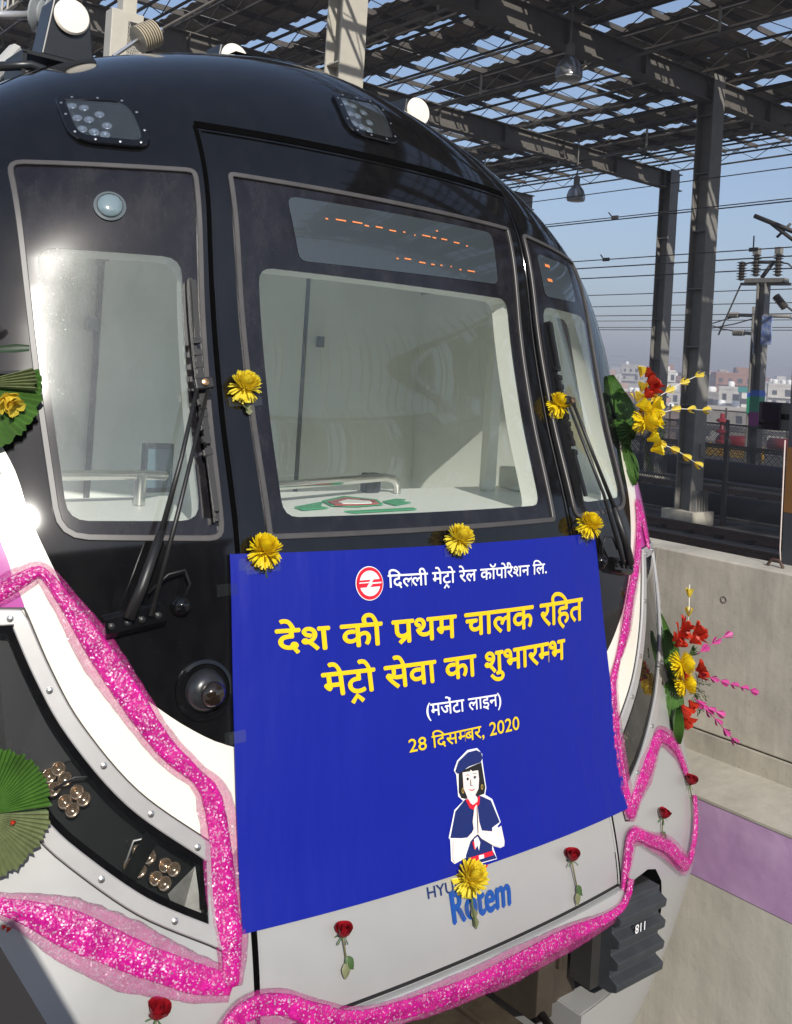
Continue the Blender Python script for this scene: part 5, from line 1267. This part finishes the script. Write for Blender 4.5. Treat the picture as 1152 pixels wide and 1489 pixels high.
def insul(p, parent, L=.75, r=.17, ax=(0, 0, 1), mat=ins, n=7):
    pr = [(.05, 0)]
    for k in range(n): h = L*(k+.3)/n; pr += [(r*.55, h), (r, h+L*.2/n), (r*.5, h+L*.5/n)]
    pr += [(.05, L)]
    MB().lathe(p, ax, pr, 14).build('insulator', mat, parent, smooth=rad(60))
q0 = at(1094, 408, X=30); q1 = at(1136, 408, X=30); mb = MB(); mb.beam(q0+Vector((0, .2, 0)), q1-Vector((0, .2, 0)), .3, .14); mb.beam(at(1078, 413, X=30), at(1150, 413, X=30), .12, .09); mb.build('crossarm', steelg, tA)
for u in (1099, 1131):
    q = at(u, 402, X=30); insul(q, tA)
    MB().box(q+Vector((0, 0, .85)), (.2, .2, .22)).build('insulator_cap', steelg, tA)
insul(at(1078, 408, X=30), tA, .65, .18); mb = MB()
mb.tube([at(1100, 381, X=30), at(1130, 381, X=30)], .06, 7); mb.tube([at(1108, 404, X=30), at(1124, 382, X=30)], .07, 7); mb.build('switch_bar', wire_m, tA, smooth=True)
MB().tube([at(1078, 395, X=30), at(1082, 385, X=30), at(1090, 382, X=30), at(1099, 383, X=30)], .03, 6).build('jumper', wire_m, tA, smooth=True); MB().tube([at(1137, 382, X=30), at(1146, 383, X=30), at(1156, 392, X=30)], .03, 6).build('jumper', wire_m, tA, smooth=True)
MB().tube([at(1077, 415, X=30), at(1045, 487, X=30)], .03, 6).build('stay_wire', wire_m, tA); MB().tube([at(1133, 436, X=30), at(1160, 458, X=30)], .035, 6).build('stay_wire', wire_m, tA); insul(at(1128, 430, X=30), tA, .55, .14, (at(1136, 440, X=30)-at(1128, 430, X=30)))
blue_s = pmat('blue_sign', (.03, .09, .42), .4, noise=.5, nscale=6, dark=(.4, .45, .5))
MB().box(at(1115, 480, X=29.7), (.05, .35, .95)).build('blue_sign', blue_s, tA)
tB, top = mast(1103, 446, 34, .30, 'slimmer mast just left of the insulator mast, with a green band', [(572, 578, (.05, .16, .6)), (578, 602, (.04, .34, .18))], False)
MB().box(at(1102, 500, X=33.7), (.05, .35, .8)).build('blue_sign', blue_s, tB)
for v, uA, uB in ((458, 1075, 1150), (484, 1083, 1106)):
    mb = MB(); mb.tube([at(uA, v, X=34), at(uB, v+2, X=34)], .07, 7); mb.build('bracket_arm', steelg, tB, smooth=True); insul(at(uA, v, X=34), tB, .5, .12, (0, 1, 0), steelg)
for pl in (((1076, 458), (1050, 466), (1020, 475)), ((1100, 462), (1068, 471), (1030, 478)), ((1083, 484), (1050, 478), (1025, 470)), ((1140, 460), (1165, 466))): MB().tube([at(u, v, X=34) for u, v in pl], .025, 5).build('tie_wire', wire_m, tB)
# --- tracks
def rail(X, y0, y1, z, label, mat=rust):
    t = thing('rail', label, 'rail', (X, (y0+y1)/2, z-.2), 'rails beyond the parapet')
    mb = MB(); mb.span((X-.07, y0, z-.17), (X+.07, y1, z-.15)); mb.span((X-.01, y0, z-.15), (X+.01, y1, z-.04)); mb.span((X-.036, y0, z-.04), (X+.036, y1, z)); mb.build('rail_section', mat, t)
    mb = MB(); y = y0+.3
    while y < y1: mb.span((X-.14, y-.07, z-.19), (X+.14, y+.07, z-.12)); y += .65
    o = mb.build('rail_clips', wiperm, t); o['kind'] = 'stuff'
for X, w_ in ((15.1, 'near rail of the track just beyond the parapet'), (16.75, 'far rail of the track just beyond the parapet')): rail(X, 2, 45, GZ+.30, w_)
for X, w_ in ((22.0, 'first brown rail behind the mesh fence'), (23.68, 'second brown rail behind the mesh fence'), (31.5, 'third brown rail farther behind the mesh fence'), (33.2, 'last brown rail before the red pipes')): rail(X, 4, 90, GZ+.36, w_, railtop)
for X, w_, l_ in ((15.9, 2.5, 'near'), (22.8, 2.6, 'middle'), (32.3, 2.8, 'far')): tag(MB().span((X-w_/2, -20, GZ), (X+w_/2, 150, GZ+.11)).build('track_plinth', ballast), kind='structure')
for X, z, r, l_ in ((19.9, GZ+.35, .24, 'thick dark cable duct low behind the mesh fence'), (26.8, GZ+.55, .30, 'thick dark cable duct beyond the brown rails'), (28.0, GZ+.35, .2, 'lower dark cable duct beyond the brown rails')): tag(MB().tube([(X, -5, z), (X, 120, z)], r, 14).build('cable_duct', cab_m, smooth=True), l_, 'duct')
# --- mesh fence between the tracks
mm, N, L, p = newmat('chain_mesh'); p.inputs['Base Color'].default_value = (.05, .05, .055, 1)
tc = N.new('ShaderNodeTexCoord'); sx = N.new('ShaderNodeSeparateXYZ'); L.new(tc.outputs['Object'], sx.inputs[0])
def wave(op):
    a = N.new('ShaderNodeMath'); a.operation = op; L.new(sx.outputs[1], a.inputs[0]); L.new(sx.outputs[2], a.inputs[1])
    b = N.new('ShaderNodeMath'); b.operation = 'MULTIPLY'; b.inputs[1].default_value = 14; L.new(a.outputs[0], b.inputs[0]); c = N.new('ShaderNodeMath'); c.operation = 'FRACT'; L.new(b.outputs[0], c.inputs[0])
    d = N.new('ShaderNodeMath'); d.operation = 'LESS_THAN'; d.inputs[1].default_value = .22; L.new(c.outputs[0], d.inputs[0]); return d
w1, w2 = wave('ADD'), wave('SUBTRACT'); mxx = N.new('ShaderNodeMath'); mxx.operation = 'MAXIMUM'; L.new(w1.outputs[0], mxx.inputs[0]); L.new(w2.outputs[0], mxx.inputs[1]); L.new(mxx.outputs[0], p.inputs['Alpha'])
def fence(X, y0, y1, z0, z1, n, label, post=.09):
    t = thing('mesh_fence', label, 'fence', (X, (y0+y1)/2, z0), 'mesh fences between the tracks'); st = (y1-y0)/n
    for k in range(n+1): MB().span((X-post/2, y0+k*st-post/2, z0), (X+post/2, y0+k*st+post/2, z1+.12)).build('fence_post', darkst, t)
    for k in range(n):
        a, b = y0+k*st+post/2+.02, y0+(k+1)*st-post/2-.02
        mb = MB(); mb.span((X-.02, a, z1-.06), (X+.02, b, z1)); mb.span((X-.02, a, z0+.12), (X+.02, b, z0+.18)); mb.span((X-.02, a, (z0+z1)/2), (X+.02, b, (z0+z1)/2+.05)); mb.build('fence_rail', darkst, t)
        MB().span((X-.004, a, z0+.18), (X+.004, b, z1-.06)).build('mesh_panel', mm, t)
fence(19.2, 9.6, 20.4, GZ, GZ+1.75, 4, 'dark mesh fence with square posts around the big column')
fence(29.4, 12, 36, GZ+.2, GZ+1.9, 7, 'farther dark mesh fence in front of the masts'); fence(44.5, 22, 62, GZ, GZ+2.1, 12, 'pale mesh fence along the edge of the deck against the city', .07)
redp = pmat('red_pipe', (.20, .015, .02), .4, noise=.2); yp = pmat('yellow_grating', (.75, .45, .03), .5, noise=.3)
for (u0, u1, v, X) in ((1046, 1092, 642, 38), (1120, 1160, 647, 38)): tag(MB().tube([at(u0, v-1, X=X), at(u1, v+2, X=X)], .28, 10).build('red_pipe', redp, smooth=True), 'red fire main pipe left of the banded masts' if u0 < 1100 else 'red fire main pipe right of the banded masts', 'pipe')
q = at(1050, 622, X=37); t = thing('fire_hydrant', 'red hydrant riser standing above the left red pipe', 'hydrant', q); MB().tube([q+Vector((0, 0, -1.2)), q+Vector((0, 0, .6))], .10, 8).build('riser', redp, t, smooth=True)
mb = MB(); [mb.lathe(q+Vector((0, 0, -.7+.45*k)), (0, 0, 1), [(.1, 0), (.24, .05), (.24, .16), (.1, .2)], 10) for k in range(3)]; mb.build('flange', redp, t)
q = at(1068, 657, X=36.5); t = thing('yellow_grating', 'yellow slatted guard lying by the far rails', 'guard', q)
for k in range(4): MB().box(q+Vector((0, 0, -.18+.12*k)), (.1, 2.6, .07)).build('guard_slat', yp, t)
MB().box(q+Vector((.08, -1.2, 0)), (.06, .08, .6)).build('guard_post', yp, t); MB().box(q+Vector((.08, 1.2, 0)), (.06, .08, .6)).build('guard_post', yp, t)
q = at(1017, 655, X=18.6); tag(MB().box(q, (.12, .18, .28)).build('junction_box', steelg, bevel=.01), 'small grey junction box on the fence beside the big column', 'box')

# --- roof-level equipment and structures at the upper left
q = at(178, 50, Y=14.5); t = thing('equipment_post', 'beige equipment post with a mesh-fronted box above the train roof', 'post', (q.x, q.y, GZ))
MB().span((q.x-.02, q.y, GZ), (q.x+.20, q.y+.22, 9)).build('post_shaft', beige, t)
MB().span((q.x-.28, q.y-.25, q.z-.55), (q.x+.22, q.y-.002, q.z+.28)).build('mesh_box', beige, t, bevel=.01); MB().span((q.x-.02, q.y-.256, q.z-.36), (q.x+.18, q.y-.25, q.z+.14)).build('box_grille', pmat('grille_black', (.02, .02, .02), .6), t)
mb = MB()
for k in range(7): mb.beam((q.x-.02+.03*k, q.y-.26, q.z-.36), (q.x+.18 if k < 1 else q.x+.18, q.y-.26, q.z+.14-.06*k), .008)
for k in range(7): mb.beam((q.x+.18-.03*k, q.y-.264, q.z-.36), (q.x-.02, q.y-.264, q.z+.14-.06*k), .008)
mb.build('grille_bar', beige, t)
MB().span((q.x-.4, q.y-.3, q.z-.70), (q.x+.4, q.y, q.z-.60)).build('box_shelf', steelg, t)
cream = pmat('cream_porcelain', (.55, .48, .35), .35, noise=.15)
def roofins(u0, v0, u1, v1, Y, r, label, n=8):
    a = at(u0, v0, Y=Y); b = at(u1, v1, Y=Y); t = thing('roof_insulator', label, 'insulator', a, 'insulators above the train roof'); d = b-a; L = d.length; pr = [(.03, 0)]
    for k in range(n): h = L*(k+.2)/n; pr += [(r*.7, h), (r, h+L*.15/n), (r, h+L*.45/n), (r*.7, h+L*.7/n)]
    pr += [(r*.8, L), (.03, L+.01)]; MB().lathe(a, d, pr, 20).build('porcelain_shed', cream, t, smooth=rad(50)); MB().tube([b, b+d*.35], .03, 8).build('end_fitting', steel, t); return t, a, b, d
t, a, b, d = roofins(200, 58, 226, 47, 8.6, .125, 'cream ribbed insulator on a tie rod just above the train roof'); MB().tube([b, at(330, -10, Y=8.6)], .014, 6).build('tie_rod', darkst, t); MB().tube([a, at(165, 82, Y=8.6)], .02, 6).build('tie_rod', steel, t)
gl_ = pmat('grey_glass_disc', (.30, .32, .32), .2, noise=.2)
t = thing('registration_tube', 'pale steel registration tube with glass insulator discs at the upper left corner', 'tube', at(20, 22, Y=7.5)); MB().tube([at(-40, 21, Y=7.5), at(42, 22, Y=7.5)], .030, 10).build('steel_tube', pmat('galvanised', (.55, .55, .55), .35, metal=.5), t, smooth=True)
for u, rr_ in ((50, .13), (60, .10), (72, .12)):
    p_ = at(u, 20, Y=7.5); MB().lathe(p_, (R_[0], R_[1], -.1), [(.03, -.02), (rr_, 0), (rr_, .012), (.04, .05)], 24).build('glass_disc', gl_, t, smooth=rad(50))
p0 = at(40, 20, Y=7.5); MB().tube([p0, at(84, 20, Y=7.5)], .028, 8).build('disc_fitting', steel, t)
a = at(-6, 105, Y=4.6); b = at(22, 74, Y=4.9); t = thing('lattice_brace', 'pale diagonal brace bar at the left behind the roof horn', 'brace', a); MB().tube([a+(a-b)*.6, b], .035, 8).build('brace_bar', pmat('pale_brace', (.5, .48, .44), .4), t)
for k, (u0, v0, u1, v1, Y) in enumerate(((-30, 118, 130, 18, 22), (-30, 96, 110, -5, 24), (-40, 50, 60, -20, 20), (-40, 72, 90, -18, 26))):
    a = at(u0, v0, Y=Y); b = at(u1, v1, Y=Y+3); t = thing('stair_truss', ['lowest sloping lattice rail of the gantry stair at the upper left', 'second sloping lattice rail of the gantry stair at the upper left', 'thin sloping rail crossing the sky at the upper left corner', 'third sloping rail behind the white disc horn'][k], 'truss', a)
    MB().beam(a, b, .07).build('rail_chord', [steelg, darkst][k % 2], t)
    if k == 0: MB().beam(a+Vector((0, 0, -.5)), b+Vector((0, 0, -.5)), .08).build('rail_chord', steelg, t)
    for j in range(12):
        c = a+(b-a)*(j+.5)/12; MB().beam(c, c+Vector((0, 0, 1.0 if k else -.5))+((b-a)/24 if not k else Vector((0, 0, 0))), .035).build('rail_post', [beige, steelg][k % 2], t)

# --- the city
BM = {}
def bmat(c, n=.25):
    if c not in BM: BM[c] = pmat('facade', c, .9, noise=n, nscale=.5)
    return BM[c]
winm = pmat('dark_window', (.035, .04, .045), .3, noise=.3); tankw = pmat('white_tank', (.75, .74, .7), .6); tankb = pmat('black_tank', (.02, .02, .022), .5)
def building(u, vtop, D, wd, storeys, col, label, tank=None, top=None, group='houses across the tracks', windows=True):
    d = ray(u, vtop); k = D/math.hypot(d[0], d[1]); o = Vector(d*k); zt = o.z; fw = Vector((d[0], d[1], 0)).normalized(); rt_ = Vector((fw.y, -fw.x, 0)); an = random.uniform(-.5, .5)
    A = Matrix.Rotation(math.atan2(-fw.x, fw.y)+an, 3, 'Z'); t = thing('house', label, 'building', (o.x, o.y, -20), group)
    ctr = Vector((o.x, o.y, (zt-20)/2)); dp = wd*.8; m = bmat(col)
    MB().box(ctr, (wd, dp, zt+20), A).build('wall', m, t)
    par = MB(); 
    for sx_, sy_ in ((1, 0), (-1, 0), (0, 1), (0, -1)): par.box(Vector((o.x, o.y, zt+.35))+A @ Vector((sx_*wd/2, sy_*dp/2, 0)), ((.2 if sx_ else wd+.2), (.2 if sy_ else dp+.2), .7), A)
    par.build('parapet', m, t)
    if windows:
        h = 3.1; nw = max(2, int(wd/2.6))
        for s in range(storeys):
            z = zt-1.8-s*h
            for i in range(nw):
                if random.random() < .85: MB().box(Vector((o.x, o.y, z))+A @ Vector(((i+.5)/nw*wd-wd/2, -dp/2-.02, 0)), (random.choice([.9, 1.2, 1.6]), .1, random.choice([1.2, 1.5, 1.9])), A).build('window', winm, t)
            for i in range(nw-1): MB().box(Vector((o.x, o.y, z))+A @ Vector((wd/2+.02, (i+.5)/nw*dp-dp/2, 0)), (.1, 1.1, 1.3), A).build('window', winm, t)
            for i in range(nw-1): MB().box(Vector((o.x, o.y, z))+A @ Vector((-wd/2-.02, (i+.5)/nw*dp-dp/2, 0)), (.1, 1.1, 1.3), A).build('window', winm, t)
        for s in range(storeys): MB().box(Vector((o.x, o.y, zt-3.2-s*h))+A @ Vector((0, -dp/2-.45, 0)), (wd*.9, .9, .15), A).build('balcony', m, t)
    if tank:
        for i in range(tank[1]):
            c = Vector((o.x, o.y, zt))+A @ Vector((random.uniform(-.35, .35)*wd, random.uniform(-.4, 0)*dp, .3)); MB().lathe(c, (0, 0, 1), [(.75, 0), (.78, .6), (.78, 1.3), (.6, 1.55), (.2, 1.7)], 14).build('water_tank', tank[0], t, smooth=rad(50))
    if top: MB().box(Vector((o.x, o.y, zt+1.3))+A @ Vector((wd*.15, 0, 0)), (wd*.4, dp*.5, 2.6), A).build('stair_head', bmat(top), t)
    return t
brick = (.30, .15, .10); cementg = (.36, .33, .29); pale = (.55, .52, .46); whitew = (.66, .64, .58); pinkw = (.45, .30, .25)
random.seed(41)
def px(n, D): return n/FPX*D
building(1074, 567, 250, px(46, 250), 4, (.52, .50, .45), 'bare white concrete house with open balconies left of the banded masts', (tankw, 1))
building(1088, 572, 235, px(20, 235), 4, whitew, 'white house under a teal roof cover beside the slim banded mast', None)
building(1072, 546, 340, px(62, 340), 3, brick, 'long brick house with black tanks on its roof', (tankb, 2), brick)
building(1044, 574, 260, px(26, 260), 3, cementg, 'grey cement house just right of the big column', (tankw, 2))
building(1136, 562, 300, px(34, 300), 4, pale, 'cream flat-roofed house right of the banded masts', (tankw, 2))
building(955, 582, 240, px(30, 240), 3, pinkw, 'dusty pink house between the two columns', (tankw, 1))
building(978, 570, 300, px(26, 300), 3, pale, 'pale house with a stair head between the two columns', (tankw, 2), whitew)
building(925, 574, 280, px(36, 280), 3, brick, 'brick house behind the red florets of the bouquet', (tankw, 2))
building(902, 568, 320, px(30, 320), 3, whitew, 'whitewashed house at the train edge beyond the bouquet', (tankw, 2), pinkw)
building(1118, 590, 230, px(16, 230), 3, (.50, .47, .40), 'narrow pale house directly behind the black signal box', None)
building(1060, 596, 215, px(60, 215), 3, (.46, .42, .36), 'low cement house at the foot of the white balcony house', (tankw, 2))
building(985, 600, 220, px(50, 220), 3, (.42, .30, .24), 'low brown house between the columns near the deck fence', (tankw, 1))
building(1140, 604, 215, px(50, 215), 3, pale, 'low pale house behind the right red pipe', (tankw, 1))
tl = pmat('teal_sheet', (.03, .33, .28), .5); q = at(1086, 567, Y=110); tag(MB().box(q, (2., 2.6, 1.1)).build('roof_cover', tl, bevel=.05), 'teal plastic sheet cover on a white rooftop', 'cover')
cols = [brick, cementg, pale, whitew, pinkw, whitew, pale]
cn = ['reddish brick', 'grey cement', 'pale cream', 'whitewashed', 'dusty pink', 'whitewashed', 'pale cream']
for i in range(46):
    u = 880+i*6.3+random.uniform(-4, 4); D = random.uniform(330, 900); v = 546+.06*(u-1000)-random.uniform(-14, 9)*(1 if D < 520 else .5); k = random.randrange(7)
    building(u, v, D, px(random.uniform(12, 30), D), 2, cols[k], 'small %s house among the crowded far rooftops' % cn[k], (tankw, random.randrange(3)) if D < 500 else None, cols[(k+2) % 7] if random.random() < .4 else None, 'crowded far houses', D < 480)
def tower(u0, u1, vt, D, label):
    t = None; d = ray((u0+u1)/2, vt); k = D/math.hypot(d[0], d[1]); o = Vector(d*k); wd = (u1-u0)/FPX*D
    t = thing('tower_block', label, 'tower', (o.x, o.y, -20), 'far tower blocks'); A = Matrix.Rotation(-math.atan2(d[0], d[1]), 3, 'Z'); zt = o.z
    MB().box((o.x, o.y, (zt-20)/2), (wd, wd*.6, zt+20), A).build('wall', bmat((.30, .33, .38), .1), t)
    mb = MB()
    for s in range(12):
        for i in range(8): mb.box(Vector((o.x, o.y, zt-2-s*3.6))+A @ Vector(((i+.5)/8*wd-wd/2, -wd*.3-.05, 0)), (wd*.07, .2, 1.8), A)
    mb.build('window', pmat('tower_glass', (.10, .13, .17), .2), t)
tower(888, 911, 515, 900, 'hazy grey tower block on the skyline beside the train'); tower(974, 989, 519, 1100, 'hazy slim tower block on the skyline between the columns'); tower(1143, 1162, 533, 1200, 'hazy tower block on the skyline at the right edge'); tower(1008, 1020, 534, 1300, 'hazy low tower block behind the big column')

# --- unseen building added behind the viewer to darken the lower reflections in the black mask
dw = thing('reflection_building', 'unseen dark clad building added behind the viewer to darken the reflections in the black train nose', 'building', (-16, -17, GZ))
clad = pmat('dark_cladding', (.030, .028, .030), .7, noise=.3, nscale=1)
MB().span((-40, -20, -3.5), (5.2, -14, 6.6)).build('wall', clad, dw); MB().prism([(-40.5, -20.5, 6.6), (-40.5, -13.6, 6.6), (-40.5, -17, 7.6)], (46.2, 0, 0)).build('roof', clad, dw)
for k in range(9):
    MB().span((-37+k*4.6, -13.99, 2.2), (-34.4+k*4.6, -13.94, 4.0)).build('window', pmat('building_pane', (.10, .12, .14), .2), dw)
    MB().span((-38.2+k*4.6, -14, -3.5), (-37.8+k*4.6, -13.8, 6.5)).build('pilaster', clad, dw)
# --- the platform the viewer stands on, and an unseen board added on it, shaped to shade the lower left corner of the skirt
tag(MB().span((-9, -13.5, -1.95), (.36, 9, -1.66)).build('platform', pmat('platform_tiles', (.36, .34, .31), .7, noise=.2)), kind='structure')
S_ = [Vector(P(*hitpx(u, v)).tolist()) for u, v in ((22, 1335), (112, 1489))]; Ep = [a+sv*((a.y-.86)/-sv.y) for a in S_]
nb = thing('shade_board', 'unseen board added on the platform, shaped to cast the shadow crossing the lower left of the silver skirt', 'board', (Ep[0].x-.3, .86, -1.66))
dd = (Ep[1]-Ep[0]); Eb = Ep[0]+dd*((-1.40-Ep[0].z)/dd.z)
MB().prism([Ep[0], Eb, (Ep[0].x-.55, .86, -1.40), (Ep[0].x-.55, .86, Ep[0].z)], (0, -.02, 0)).build('board_panel', clad, nb); MB().span((Ep[0].x-.5, .83, -1.66), (Ep[0].x-.46, .858, -1.39)).build('board_leg', clad, nb); MB().span((Ep[0].x+.0, .83, -1.66), (Ep[0].x+.04, .858, -1.39)).build('board_leg', clad, nb)
# --- air
hz = bpy.data.materials.new('air'); hz.use_nodes = True; N = hz.node_tree.nodes; N.remove(N['Principled BSDF']); pv = N.new('ShaderNodeVolumePrincipled'); hz.node_tree.links.new(pv.outputs[0], N['Material Output'].inputs['Volume'])
pv.inputs['Color'].default_value = (.88, .86, .93, 1); pv.inputs['Density'].default_value = .0022; pv.inputs['Anisotropy'].default_value = .2
tag(MB().span((-1900, -1900, -21.2), (1900, 1900, 60)).build('haze', hz), kind='stuff')
